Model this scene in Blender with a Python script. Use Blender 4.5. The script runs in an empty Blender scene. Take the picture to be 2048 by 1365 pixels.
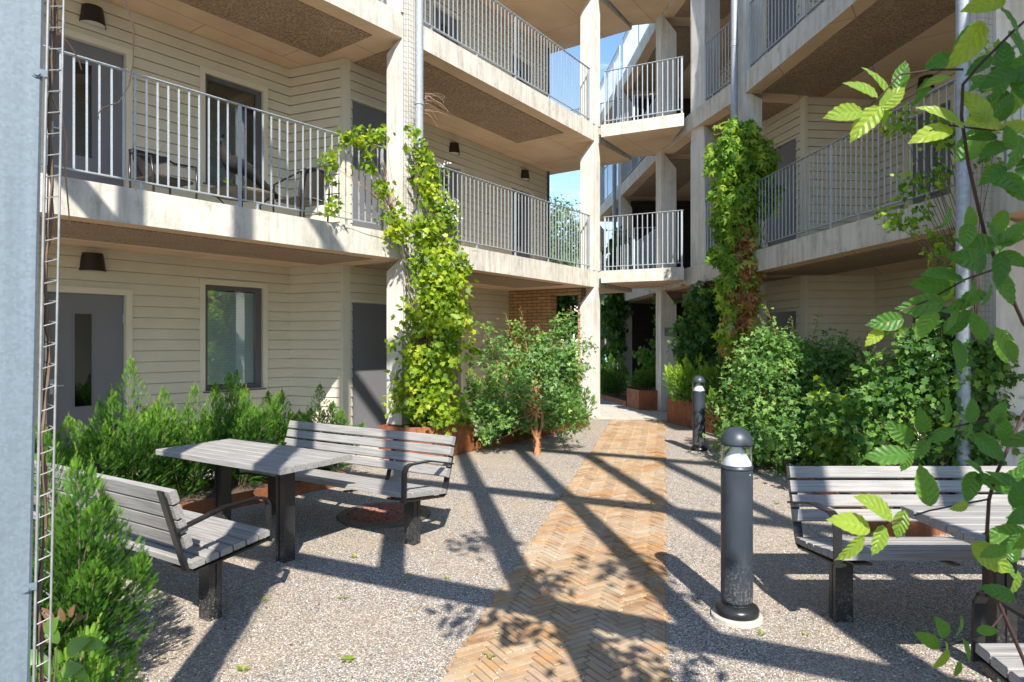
import bpy, math, random
import numpy as np
from mathutils import Vector, Matrix, Quaternion

# ------------------------------------------------------------ camera, world, sun, exposure
SC = bpy.context.scene
COL = SC.collection
cam_d = bpy.data.cameras.new("camera")
cam = bpy.data.objects.new("camera", cam_d)
COL.objects.link(cam)
cam.location = (0, 0, 1.6)
cam.rotation_euler = (math.radians(90), 0, 0)
cam_d.sensor_width = 36
cam_d.lens = 1300 / 2048 * 36
cam_d.clip_start = 0.05
cam_d.clip_end = 2000
cam_d.dof.use_dof = True
cam_d.dof.focus_distance = 6.5
cam_d.dof.aperture_fstop = 12
SC.camera = cam

SUN_EL = math.radians(44.5)
SUN_H = Vector((0.155, -0.988)).normalized()
SUN_V = Vector((SUN_H.x * math.cos(SUN_EL), SUN_H.y * math.cos(SUN_EL), math.sin(SUN_EL)))
sun_d = bpy.data.lights.new("sun", 'SUN')
sun_d.energy = 5.0
sun_d.angle = math.radians(0.55)
sun_d.color = (1.0, 0.93, 0.82)
sun = bpy.data.objects.new("sun", sun_d)
sun.rotation_euler = SUN_V.to_track_quat('Z', 'Y').to_euler()
sun.location = (2, -10, 15)
COL.objects.link(sun)

W = bpy.data.worlds.new("World")
SC.world = W
W.use_nodes = True
wn, wl = W.node_tree.nodes, W.node_tree.links
bg = wn["Background"]
sky = wn.new("ShaderNodeTexSky")
sky.sky_type = 'NISHITA'
sky.sun_disc = False
sky.sun_elevation = SUN_EL
sky.sun_rotation = math.atan2(SUN_H.x, SUN_H.y)
sky.air_density = 1.15
sky.dust_density = 0.0
sky.ozone_density = 2.2
bg.inputs[1].default_value = 0.12
# a few soft fair-weather clouds in the sky
tc = wn.new("ShaderNodeTexCoord")
mp = wn.new("ShaderNodeMapping")
mp.inputs['Scale'].default_value = (1, 1, 2.6)
mp.inputs['Location'].default_value = (0.35, 0.1, 0.62)
nz = wn.new("ShaderNodeTexNoise")
nz.inputs['Scale'].default_value = 5.5
nz.inputs['Detail'].default_value = 9
nz.inputs['Roughness'].default_value = 0.62
rp = wn.new("ShaderNodeValToRGB")
rp.color_ramp.elements[0].position = 0.51
rp.color_ramp.elements[1].position = 0.78
mxc = wn.new("ShaderNodeMixRGB")
mxc.inputs[2].default_value = (7.5, 7.8, 8.4, 1)
wl.new(tc.outputs['Generated'], mp.inputs[0])
wl.new(mp.outputs[0], nz.inputs[0])
wl.new(nz.outputs[0], rp.inputs[0])
wl.new(rp.outputs[0], mxc.inputs[0])
hs = wn.new('ShaderNodeHueSaturation'); hs.inputs['Saturation'].default_value = 1.1
wl.new(sky.outputs[0], hs.inputs['Color'])
wl.new(hs.outputs[0], mxc.inputs[1])
wl.new(mxc.outputs[0], bg.inputs[0])

SC.view_settings.view_transform = 'Standard'
SC.view_settings.look = 'None'
SC.view_settings.gamma = 1
SC.view_settings.exposure = 1.08
SC.cycles.use_denoising = True
SC.cycles.max_bounces = 7
SC.cycles.diffuse_bounces = 4
SC.cycles.glossy_bounces = 2
SC.cycles.transmission_bounces = 3
SC.cycles.adaptive_threshold = 0.02
SC.cycles.transparent_max_bounces = 8
SC.cycles.caustics_reflective = False
SC.cycles.caustics_refractive = False
SC.cycles.sample_clamp_indirect = 8

R = random.Random(7)
RN = np.random.default_rng(7)

# ------------------------------------------------------------ helpers
class MB:
    def __init__(s):
        s.v = []; s.f = []
    def add(s, vs, fs):
        o = len(s.v)
        s.v += [tuple(v) for v in vs]
        s.f += [tuple(i + o for i in f) for f in fs]
        return s
    def box8(s, p):
        return s.add(p, [(0, 3, 2, 1), (4, 5, 6, 7), (0, 1, 5, 4), (1, 2, 6, 5), (2, 3, 7, 6), (3, 0, 4, 7)])
    def box(s, x0, x1, y0, y1, z0, z1):
        return s.box8([(x0, y0, z0), (x1, y0, z0), (x1, y1, z0), (x0, y1, z0), (x0, y0, z1), (x1, y0, z1), (x1, y1, z1), (x0, y1, z1)])
    def obox(s, c, ax, ay, az):
        c = Vector(c)
        p = []
        for sz in (-1, 1):
            for sx, sy in ((-1, -1), (1, -1), (1, 1), (-1, 1)):
                p.append(c + ax * sx + ay * sy + az * sz)
        return s.box8(p)
    def prism(s, poly, z0, z1):
        n = len(poly)
        vs = [(x, y, z0) for x, y in poly] + [(x, y, z1) for x, y in poly]
        fs = [tuple(range(n - 1, -1, -1)), tuple(range(n, 2 * n))]
        fs += [(i, (i + 1) % n, n + (i + 1) % n, n + i) for i in range(n)]
        return s.add(vs, fs)
    def tube(s, path, r, n=6, cap=True):
        path = [Vector(p) for p in path]
        m = len(path)
        if not hasattr(r, '__len__'):
            r = [r] * m
        vs = []; fs = []
        ref = None
        for i, p in enumerate(path):
            t = (path[min(i + 1, m - 1)] - path[max(i - 1, 0)])
            if t.length < 1e-9: t = Vector((0, 0, 1))
            t.normalize()
            if ref is None:
                ref = t.orthogonal().normalized()
            a = (ref - t * ref.dot(t))
            a = a.normalized() if a.length > 1e-6 else t.orthogonal().normalized()
            ref = a
            b = t.cross(a)
            for k in range(n):
                th = 2 * math.pi * k / n
                vs.append(p + (a * math.cos(th) + b * math.sin(th)) * r[i])
        for i in range(m - 1):
            for k in range(n):
                fs.append((i * n + k, i * n + (k + 1) % n, (i + 1) * n + (k + 1) % n, (i + 1) * n + k))
        if cap:
            fs.append(tuple(range(n - 1, -1, -1)))
            fs.append(tuple(range((m - 1) * n, m * n)))
        return s.add(vs, fs)
    def lathe(s, prof, n=24, cx=0, cy=0):
        vs = []; fs = []
        for r, z in prof:
            for k in range(n):
                th = 2 * math.pi * k / n
                vs.append((cx + r * math.cos(th), cy + r * math.sin(th), z))
        m = len(prof)
        for i in range(m - 1):
            for k in range(n):
                fs.append((i * n + k, i * n + (k + 1) % n, (i + 1) * n + (k + 1) % n, (i + 1) * n + k))
        return s.add(vs, fs)

def wloc(o):
    v = Vector((0, 0, 0))
    while o:
        v += o.location
        o = o.parent
    return v

def build(name, mb, mat, parent=None, local=False, smooth=False, bevel=0):
    me = bpy.data.meshes.new(name)
    off = Vector((0, 0, 0)) if (local or parent is None) else wloc(parent)
    me.from_pydata([(v[0] - off.x, v[1] - off.y, v[2] - off.z) for v in mb.v], [], mb.f)
    if mat: me.materials.append(mat)
    if smooth:
        me.polygons.foreach_set("use_smooth", [True] * len(me.polygons))
    me.update()
    o = bpy.data.objects.new(name, me)
    COL.objects.link(o)
    if parent: o.parent = parent
    if bevel:
        b = o.modifiers.new("bevel", 'BEVEL')
        b.width = bevel; b.segments = 2; b.limit_method = 'ANGLE'
    return o

def tag(o, label=None, cat=None, group=None, kind=None):
    if label: o['label'] = label
    if cat: o['category'] = cat
    if group: o['group'] = group
    if kind: o['kind'] = kind
    return o

def thing(name, label, cat, loc=(0, 0, 0), rz=0, group=None):
    o = bpy.data.objects.new(name, None)
    o.empty_display_size = 0.2
    o.location = loc
    o.rotation_euler = (0, 0, rz)
    COL.objects.link(o)
    return tag(o, label, cat, group)

def structure(o):
    o['kind'] = 'structure'
    return o

def dup(o, parent=None):
    c = o.copy(); COL.objects.link(c)
    if parent is not None: c.parent = parent
    for ch in [x for x in KIDS.get(o.name, o.children)]:
        dup(ch, c)
    return c
KIDS = {}

class F:
    """a facade line: u runs along it, n points away from the courtyard"""
    def __init__(s, p, q=None, d=None):
        s.p = Vector(p)
        s.u = (Vector(q) - s.p).normalized() if q is not None else Vector(d).normalized()
        s.n = Vector((-s.u.y, s.u.x))
        s.L = (Vector(q) - s.p).length if q is not None else 0
    def xy(s, u, n=0):
        return s.p + s.u * u + s.n * n
    def pt(s, u, n, z):
        a = s.xy(u, n)
        return (a.x, a.y, z)
    def box(s, mb, u0, u1, n0, n1, z0, z1):
        return mb.box8([s.pt(u0, n0, z0), s.pt(u1, n0, z0), s.pt(u1, n1, z0), s.pt(u0, n1, z0),
                        s.pt(u0, n0, z1), s.pt(u1, n0, z1), s.pt(u1, n1, z1), s.pt(u0, n1, z1)])

def isect(a, da, b, db):
    d = da.x * db.y - da.y * db.x
    t = ((b.x - a.x) * db.y - (b.y - a.y) * db.x) / d
    return a + da * t

# ------------------------------------------------------------ materials
class NT:
    def __init__(s, name):
        s.m = bpy.data.materials.new(name)
        s.m.use_nodes = True
        s.t = s.m.node_tree
        s.b = s.t.nodes['Principled BSDF']
        s.out = s.t.nodes['Material Output']
    def n(s, typ, **kw):
        x = s.t.nodes.new('ShaderNode' + typ)
        for k, v in kw.items():
            if hasattr(x, k): setattr(x, k, v)
            else: x.inputs[k.replace('_', ' ')].default_value = v
        return x
    def l(s, a, b):
        s.t.links.new(a, b)
    def set(s, **kw):
        for k, v in kw.items():
            s.b.inputs[k.replace('_', ' ')].default_value = v
    def pos(s, obj=False, scale=(1, 1, 1)):
        c = s.n('TexCoord').outputs['Object'] if obj else s.n('NewGeometry').outputs['Position']
        m = s.n('Mapping'); m.inputs['Scale'].default_value = scale
        s.l(c, m.inputs[0])
        return m.outputs[0]
    def noise(s, vec, scale, detail=4, rough=0.5):
        x = s.n('TexNoise'); x.inputs['Scale'].default_value = scale
        x.inputs['Detail'].default_value = detail; x.inputs['Roughness'].default_value = rough
        s.l(vec, x.inputs['Vector'])
        return x.outputs[0]
    def ramp(s, fac, stops, interp='LINEAR'):
        x = s.n('ValToRGB'); cr = x.color_ramp; cr.interpolation = interp
        while len(cr.elements) < len(stops): cr.elements.new(0.5)
        for e, (p, c) in zip(cr.elements, stops):
            e.position = p; e.color = (c[0], c[1], c[2], 1) if hasattr(c, '__len__') else (c, c, c, 1)
        s.l(fac, x.inputs[0])
        return x.outputs[0]
    def mix(s, fac, a, b, mode='MIX'):
        x = s.n('MixRGB'); x.blend_type = mode
        for i, v in enumerate((fac, a, b)):
            if hasattr(v, 'node'): s.l(v, x.inputs[i])
            elif hasattr(v, '__len__'): x.inputs[i].default_value = (v[0], v[1], v[2], 1)
            else: x.inputs[i].default_value = v
        return x.outputs[0]
    def bump(s, h, strength=0.3, dist=0.01):
        x = s.n('Bump'); x.inputs['Strength'].default_value = strength; x.inputs['Distance'].default_value = dist
        s.l(h, x.inputs['Height']); s.l(x.outputs[0], s.b.inputs['Normal'])
    def col(s, c):
        s.l(c, s.b.inputs['Base Color'])

def simple(name, c, rough=0.5, metal=0.0, var=0.12, scale=6, obj=True, bump=0.0):
    t = NT(name)
    v = t.pos(obj)
    n = t.noise(v, scale, 6, 0.6)
    d = tuple(x * (1 - var) for x in c); l = tuple(min(1, x * (1 + var)) for x in c)
    t.col(t.ramp(n, [(0.3, d), (0.7, l)]))
    t.set(Roughness=rough, Metallic=metal)
    if bump: t.bump(t.noise(v, scale * 12, 4), bump, 0.004)
    return t.m

def concrete(name, base, stain=0.5, streak=True):
    t = NT(name)
    v = t.pos()
    n1 = t.noise(v, 1.3, 8, 0.62)
    vs = t.pos(scale=(7, 7, 0.5))
    n2 = t.noise(vs, 2.2, 6, 0.6)
    c = t.ramp(n1, [(0.25, tuple(x * 0.80 for x in base)), (0.55, base), (0.8, tuple(min(1, x * 1.12) for x in base))])
    if streak:
        st = t.ramp(n2, [(0.3, 0.68), (0.52, 1.0), (0.75, 1.07)])
        c = t.mix(0.8, c, st, 'MULTIPLY')
    n3 = t.noise(t.pos(scale=(1.6, 1.6, 0.9)), 2.6, 9, 0.72)
    sf = t.ramp(n3, [(0.50, 0.0), (0.66, 1.0)])
    c = t.mix(t.mix(1.0, sf, (stain, stain, stain), 'MULTIPLY'), c, tuple(x * y for x, y in zip(base, (0.42, 0.43, 0.36))))
    vor = t.n('TexVoronoi'); vor.inputs['Scale'].default_value = 26
    t.l(v, vor.inputs['Vector'])
    pores = t.ramp(vor.outputs['Distance'], [(0.06, 0.3), (0.12, 1.0)])
    c = t.mix(0.55, c, pores, 'MULTIPLY')
    t.col(c)
    t.set(Roughness=0.85)
    t.bump(t.noise(v, 40, 6, 0.6), 0.25, 0.004)
    return t.m

M = {}
M['concrete'] = concrete('concrete_warm', (0.54, 0.515, 0.465), 0.6)
M['concrete_col'] = concrete('concrete_column', (0.58, 0.565, 0.53), 0.3)
def soffit_mat():
    t = NT('soffit_bounce_tint')
    v = t.pos()
    n1 = t.noise(v, 1.1, 7, 0.6)
    c = t.ramp(n1, [(0.3, (0.58, 0.40, 0.25)), (0.6, (0.70, 0.50, 0.33)), (0.8, (0.76, 0.58, 0.41))])  # orange tan paints warm bounced light into the concrete colour
    br = t.n('TexBrick'); br.inputs['Scale'].default_value = 1; br.inputs['Mortar Size'].default_value = 0.006
    br.inputs['Brick Width'].default_value = 2.4; br.inputs['Row Height'].default_value = 1.2
    mp_ = t.n('Mapping'); mp_.inputs['Rotation'].default_value = (0, 0, math.radians(-55))
    t.l(v, mp_.inputs[0]); t.l(mp_.outputs[0], br.inputs['Vector'])
    br.inputs['Color1'].default_value = (1, 1, 1, 1); br.inputs['Color2'].default_value = (0.93, 0.93, 0.93, 1)
    br.inputs['Mortar'].default_value = (0.45, 0.4, 0.35, 1)
    c = t.mix(1.0, c, br.outputs[0], 'MULTIPLY')
    t.col(c); t.set(Roughness=0.8)
    t.bump(t.noise(v, 25, 5), 0.15, 0.004)
    return t.m
M['soffit'] = soffit_mat()
def woodwool():
    t = NT('wood_wool_board')
    v = t.pos(scale=(1, 1, 1))
    n = t.noise(v, 42, 6, 0.75)
    n2 = t.noise(v, 3, 4)
    c = t.ramp(n, [(0.37, (0.15, 0.095, 0.058)), (0.5, (0.31, 0.21, 0.135)), (0.66, (0.54, 0.40, 0.27))])
    c = t.mix(0.4, c, t.ramp(n2, [(0.3, 0.7), (0.7, 1.1)]), 'MULTIPLY')
    t.col(c); t.set(Roughness=0.95); t.bump(n, 0.5, 0.012)
    return t.m
M['panel'] = woodwool()
def siding_mat():
    t = NT('painted_siding')
    v = t.pos()
    n = t.noise(v, 2.5, 6, 0.6)
    g = t.noise(t.pos(scale=(3, 3, 60)), 3, 5, 0.6)
    c = t.ramp(n, [(0.3, (0.52, 0.48, 0.385)), (0.7, (0.59, 0.545, 0.44))])
    c = t.mix(0.35, c, t.ramp(g, [(0.3, 0.86), (0.6, 1.02)]), 'MULTIPLY')
    t.col(c); t.set(Roughness=0.6); t.bump(g, 0.25, 0.004)
    return t.m
M['siding'] = siding_mat()
M['trim'] = simple('painted_trim', (0.58, 0.54, 0.44), 0.5, 0, 0.05, 3, False, 0.05)
M['door'] = simple('grey_door_paint', (0.14, 0.14, 0.155), 0.42, 0, 0.06, 2, False, 0.03)
M['winframe'] = simple('dark_window_frame', (0.085, 0.082, 0.09), 0.4, 0, 0.08, 3, False)
M['lamp'] = simple('dark_lamp_shade', (0.022, 0.018, 0.017), 0.45, 0.3, 0.1, 8)
M['lampglass'] = simple('frosted_lamp_glass', (0.55, 0.53, 0.5), 0.35, 0, 0.03, 8)
def galv(name, c, rough=0.42, metal=0.55, scale=9):
    t = NT(name)
    v = t.pos()
    vo = t.n('TexVoronoi'); vo.inputs['Scale'].default_value = scale * 8
    t.l(v, vo.inputs['Vector'])
    n = t.noise(t.pos(scale=(30, 30, 0.6)), 1.5, 4)
    cc = t.ramp(vo.outputs['Color'], [(0.2, tuple(x * 0.9 for x in c)), (0.8, tuple(min(1, x * 1.08) for x in c))])
    cc = t.mix(0.6, cc, t.ramp(n, [(0.3, 0.78), (0.65, 1.08)]), 'MULTIPLY')
    t.col(cc); t.set(Roughness=rough, Metallic=metal)
    t.bump(t.noise(v, 50, 4), 0.08, 0.002)
    return t.m
M['galv'] = galv('galvanised_steel', (0.40, 0.45, 0.50), 0.48, 0.35)
M['post'] = galv('galvanised_post', (0.135, 0.175, 0.215), 0.6, 0.1, 16)
M['pipe'] = galv('zinc_pipe', (0.30, 0.335, 0.385), 0.45, 0.15, 4)
M['black'] = simple('black_steel', (0.018, 0.019, 0.021), 0.28, 0.2, 0.25, 12, True)
def dusty_black():
    t = NT('splashed_black_steel')
    v = t.pos(True)
    n = t.noise(v, 90, 5, 0.75)
    z = t.n('SeparateXYZ'); t.l(v, z.inputs[0])
    low = t.n('MapRange'); low.inputs[1].default_value = 0.35; low.inputs[2].default_value = 0.0
    low.inputs[3].default_value = 0.0; low.inputs[4].default_value = 1.0
    t.l(z.outputs[2], low.inputs[0])
    sp = t.ramp(n, [(0.53, 0.0), (0.63, 1.0)])
    f = t.mix(1.0, sp, low.outputs[0], 'MULTIPLY')
    t.col(t.mix(f, (0.02, 0.021, 0.023), (0.22, 0.21, 0.2)))
    t.set(Roughness=0.3)
    return t.m
M['leg'] = dusty_black()
def greywood():
    t = NT('weathered_grey_wood')
    v = t.pos(True, (1.2, 30, 30))
    g = t.noise(v, 2.5, 8, 0.65)
    b = t.noise(t.pos(True), 3, 4)
    c = t.ramp(g, [(0.25, (0.13, 0.126, 0.124)), (0.5, (0.245, 0.24, 0.24)), (0.75, (0.33, 0.325, 0.325))])
    c = t.mix(0.5, c, t.ramp(b, [(0.3, (0.8, 0.8, 0.78)), (0.7, (1.08, 1.06, 1.02))]), 'MULTIPLY')
    t.col(c); t.set(Roughness=0.72); t.bump(g, 0.35, 0.003)
    return t.m
M['wood'] = greywood()
def corten():
    t = NT('corten_steel')
    v = t.pos()
    n = t.noise(v, 5, 9, 0.7)
    n2 = t.noise(t.pos(scale=(14, 14, 1.2)), 1.5, 5)
    c = t.ramp(n, [(0.28, (0.115, 0.04, 0.018)), (0.5, (0.24, 0.082, 0.03)), (0.72, (0.36, 0.135, 0.05))])
    c = t.mix(0.45, c, t.ramp(n2, [(0.3, 0.72), (0.65, 1.1)]), 'MULTIPLY')
    t.col(c); t.set(Roughness=0.75, Metallic=0.1); t.bump(t.noise(v, 90, 5), 0.25, 0.003)
    return t.m
M['corten'] = corten()
def gravel():
    t = NT('gravel')
    v = t.pos()
    vo = t.n('TexVoronoi'); vo.inputs['Scale'].default_value = 125; vo.inputs['Randomness'].default_value = 1
    t.l(v, vo.inputs['Vector'])
    sep = t.n('SeparateColor'); t.l(vo.outputs['Color'], sep.inputs[0])
    c = t.ramp(sep.outputs[0], [(0.0, (0.10, 0.09, 0.08)), (0.2, (0.225, 0.2, 0.172)), (0.5, (0.325, 0.29, 0.25)), (0.75, (0.41, 0.37, 0.325)), (0.93, (0.64, 0.61, 0.57))])
    tint = t.ramp(sep.outputs[1], [(0.2, (0.94, 0.98, 1.04)), (0.6, (1, 1, 1)), (0.9, (1.12, 0.97, 0.86))])
    c = t.mix(1, c, tint, 'MULTIPLY')
    edge = t.ramp(vo.outputs['Distance'], [(0.35, 1.0), (0.85, 0.5)])
    c = t.mix(0.75, c, edge, 'MULTIPLY')
    big = t.noise(v, 0.75, 6, 0.6)
    f = t.ramp(big, [(0.48, 0.0), (0.66, 0.9)])
    c = t.mix(f, c, t.mix(0.5, c, (0.40, 0.31, 0.21)))
    t.col(c); t.set(Roughness=0.9)
    h = t.ramp(vo.outputs['Distance'], [(0.0, 1.0), (0.8, 0.0)])
    h2 = t.mix(0.35, h, t.noise(v, 9, 5), 'ADD')
    t.bump(h2, 0.8, 0.008)
    return t.m
M['gravel'] = gravel()
def brickpath():
    t = NT('path_brick')
    a = t.n('Attribute'); a.attribute_name = 'tint'
    v = t.pos()
    c = t.ramp(a.outputs['Fac'], [(0.0, (0.18, 0.09, 0.04)), (0.35, (0.27, 0.155, 0.072)), (0.6, (0.32, 0.205, 0.108)), (0.85, (0.36, 0.265, 0.17)), (1.0, (0.42, 0.36, 0.28))])
    n = t.noise(v, 14, 7, 0.7)
    c = t.mix(0.7, c, t.ramp(n, [(0.3, 0.62), (0.62, 1.1)]), 'MULTIPLY')
    dust = t.ramp(t.noise(v, 1.6, 9, 0.7), [(0.38, 0.0), (0.62, 0.75)])
    c = t.mix(dust, c, (0.38, 0.32, 0.245))
    ochre = t.ramp(t.noise(t.pos(scale=(1, 1.7, 1)), 2.3, 7, 0.65), [(0.52, 0.0), (0.66, 0.75)])
    c = t.mix(ochre, c, (0.40, 0.20, 0.06))
    t.col(c); t.set(Roughness=0.85); t.bump(t.noise(v, 60, 6, 0.7), 0.4, 0.004)
    return t.m
M['pathbrick'] = brickpath()
def sand():
    t = NT('sand_joint')
    v = t.pos(); n = t.noise(v, 120, 5, 0.7)
    t.col(t.ramp(n, [(0.3, (0.16, 0.13, 0.10)), (0.7, (0.42, 0.36, 0.28))])); t.set(Roughness=0.95); t.bump(n, 0.6, 0.006)
    return t.m
M['sand'] = sand()
def soil():
    t = NT('bark_mulch')
    v = t.pos(); n = t.noise(v, 45, 7, 0.75)
    t.col(t.ramp(n, [(0.3, (0.03, 0.022, 0.016)), (0.5, (0.10, 0.07, 0.05)), (0.72, (0.30, 0.23, 0.17))])); t.set(Roughness=0.95); t.bump(n, 1, 0.03)
    return t.m
M['soil'] = soil()
def paving():
    t = NT('concrete_paving')
    v = t.pos()
    br = t.n('TexBrick'); br.inputs['Scale'].default_value = 1
    br.inputs['Brick Width'].default_value = 0.7; br.inputs['Row Height'].default_value = 0.35
    br.inputs['Mortar Size'].default_value = 0.006
    br.inputs['Color1'].default_value = (0.38, 0.365, 0.335, 1); br.inputs['Color2'].default_value = (0.43, 0.41, 0.37, 1)
    br.inputs['Mortar'].default_value = (0.2, 0.19, 0.17, 1)
    t.l(v, br.inputs['Vector'])
    c = t.mix(0.5, br.outputs[0], t.ramp(t.noise(v, 3, 7, 0.65), [(0.3, 0.7), (0.65, 1.1)]), 'MULTIPLY')
    t.col(c); t.set(Roughness=0.85); t.bump(t.noise(v, 50, 5), 0.2, 0.003)
    return t.m
M['paving'] = paving()
def wallbrick(name, c1, c2, mortar, rot):
    t = NT(name)
    v = t.pos()
    # rotate so that x runs along the wall, then stand the pattern up
    m = t.n('Mapping'); m.vector_type = 'POINT'; m.inputs['Rotation'].default_value = (0, 0, rot)
    t.l(v, m.inputs[0])
    s = t.n('SeparateXYZ'); t.l(m.outputs[0], s.inputs[0])
    cx = t.n('CombineXYZ'); t.l(s.outputs[0], cx.inputs[0]); t.l(s.outputs[2], cx.inputs[1])
    br = t.n('TexBrick'); br.inputs['Scale'].default_value = 1
    br.inputs['Brick Width'].default_value = 0.26; br.inputs['Row Height'].default_value = 0.072
    br.inputs['Mortar Size'].default_value = 0.009; br.inputs['Mortar Smooth'].default_value = 0.2
    br.inputs['Color1'].default_value = (*c1, 1); br.inputs['Color2'].default_value = (*c2, 1); br.inputs['Mortar'].default_value = (*mortar, 1)
    t.l(cx.outputs[0], br.inputs['Vector'])
    c = t.mix(0.6, br.outputs[0], t.ramp(t.noise(v, 9, 6, 0.7), [(0.3, 0.65), (0.65, 1.1)]), 'MULTIPLY')
    t.col(c); t.set(Roughness=0.9)
    inv = t.ramp(br.outputs['Fac'], [(0, 1.0), (1, 0.0)])
    t.bump(inv, 0.8, 0.01)
    return t.m
M['brick'] = wallbrick('yellow_brick', (0.52, 0.33, 0.17), (0.40, 0.23, 0.11), (0.16, 0.11, 0.08), math.atan2(0.55, 0.835))
M['darkbrick'] = wallbrick('dark_brick', (0.045, 0.035, 0.032), (0.03, 0.024, 0.022), (0.015, 0.013, 0.012), math.radians(90))
def glass(name, tint=(0.80, 0.86, 0.87), base=0.12):
    t = NT(name)
    gl = t.n('BsdfGlossy'); gl.inputs['Roughness'].default_value = 0.02; gl.inputs[0].default_value = (0.9, 0.93, 0.95, 1)
    tb = t.n('BsdfTransparent'); tb.inputs[0].default_value = (*tint, 1)
    fr = t.n('LayerWeight'); fr.inputs[0].default_value = 0.5
    pw = t.n('Math'); pw.operation = 'POWER'; pw.inputs[1].default_value = 2.2
    t.l(fr.outputs['Facing'], pw.inputs[0])
    ad = t.n('Math'); ad.operation = 'ADD'; ad.use_clamp = True; ad.inputs[1].default_value = base
    t.l(pw.outputs[0], ad.inputs[0])
    ms = t.n('MixShader'); t.l(ad.outputs[0], ms.inputs[0])
    t.l(tb.outputs[0], ms.inputs[1]); t.l(gl.outputs[0], ms.inputs[2]); t.l(ms.outputs[0], t.out.inputs[0])
    return t.m
M['glass'] = glass('window_glass')
M['clearglass'] = glass('bollard_glass', (0.84, 0.87, 0.88), 0.10)
M['doorglass'] = glass('door_glass', (0.35, 0.4, 0.4), 0.1)
M['blind'] = simple('blind_slats', (0.84, 0.87, 0.88), 0.5, 0, 0.03, 3)
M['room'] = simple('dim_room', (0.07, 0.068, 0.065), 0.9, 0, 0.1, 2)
def bollard_mat():
    t = NT('slate_bollard_paint')
    v = t.pos(True)
    c = t.ramp(t.noise(v, 5, 6, 0.6), [(0.3, (0.022, 0.030, 0.042)), (0.7, (0.032, 0.042, 0.057))])
    z = t.n('SeparateXYZ'); t.l(v, z.inputs[0])
    lo = t.n('MapRange'); lo.inputs[1].default_value = 0.42; lo.inputs[2].default_value = 0.08; t.l(z.outputs[2], lo.inputs[0])
    sp = t.ramp(t.noise(v, 70, 6, 0.75), [(0.50, 0.0), (0.62, 0.8)])
    c = t.mix(t.mix(1.0, sp, lo.outputs[0], 'MULTIPLY'), c, (0.20, 0.18, 0.155))
    scr = t.ramp(t.noise(t.pos(True, (14, 14, 1)), 3, 6, 0.7), [(0.55, 0.0), (0.72, 0.13)])
    c = t.mix(scr, c, (0.14, 0.145, 0.15))
    t.col(c)
    t.l(t.ramp(t.noise(v, 9, 5), [(0.3, 0.33), (0.7, 0.55)]), t.b.inputs['Roughness'])
    return t.m
M['bollard'] = bollard_mat()
M['white'] = simple('white_reflector', (0.82, 0.83, 0.84), 0.4, 0, 0.02, 4)
M['castconcrete'] = simple('cast_concrete', (0.36, 0.35, 0.31), 0.9, 0, 0.2, 30, True, 0.3)
M['castiron'] = simple('cast_iron', (0.10, 0.095, 0.09), 0.6, 0.4, 0.3, 25, True, 0.3)
M['rustgrit'] = simple('rusty_lava_chips', (0.25, 0.11, 0.075), 0.95, 0, 0.5, 45, True, 1.0)
M['sign'] = simple('brushed_sign_plate', (0.22, 0.225, 0.24), 0.35, 0.5, 0.06, 5)
M['signtext'] = simple('dark_sign_letters', (0.03, 0.03, 0.035), 0.5, 0, 0.05, 5)
M['rattan'] = simple('dark_rattan', (0.03, 0.024, 0.02), 0.6, 0, 0.4, 60, True, 0.6)
M['bronze'] = simple('dark_bronze', (0.008, 0.007, 0.007), 0.85, 0.0, 0.3, 12, True, 0.2)
M['striped'] = simple('striped_table_tiles', (0.13, 0.11, 0.08), 0.5, 0, 0.4, 14)
M['roofdark'] = simple('dark_roof_tiles', (0.05, 0.05, 0.055), 0.7, 0, 0.2, 3, True, 0.2)
M['render'] = simple('white_render', (0.72, 0.72, 0.70), 0.8, 0, 0.05, 2)
M['turq'] = simple('turquoise_balcony_glass', (0.26, 0.46, 0.46), 0.2, 0, 0.08, 2)
M['petal'] = simple('white_petals', (0.85, 0.85, 0.80), 0.6, 0, 0.03, 30)
M['drytwig'] = simple('dry_twig', (0.30, 0.20, 0.14), 0.8, 0, 0.2, 30)
M['wire'] = simple('grey_trellis_wire', (0.24, 0.25, 0.26), 0.5, 0.3, 0.2, 30)
M['mesh'] = simple('steel_mesh_wire', (0.14, 0.125, 0.115), 0.5, 0.4, 0.2, 30)

def bark(name, a, b, sc=14):
    t = NT(name)
    v = t.pos(scale=(1, 1, 0.3)); n = t.noise(v, sc, 8, 0.7)
    t.col(t.ramp(n, [(0.3, a), (0.7, b)])); t.set(Roughness=0.85); t.bump(n, 0.7, 0.01)
    return t.m
M['bark'] = bark('brown_bark', (0.07, 0.045, 0.03), (0.2, 0.14, 0.1))
M['orangebark'] = bark('peeling_orange_bark', (0.22, 0.085, 0.035), (0.52, 0.25, 0.12), 22)
M['redstem'] = bark('dark_red_stem', (0.02, 0.009, 0.008), (0.055, 0.024, 0.018), 30)

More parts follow.
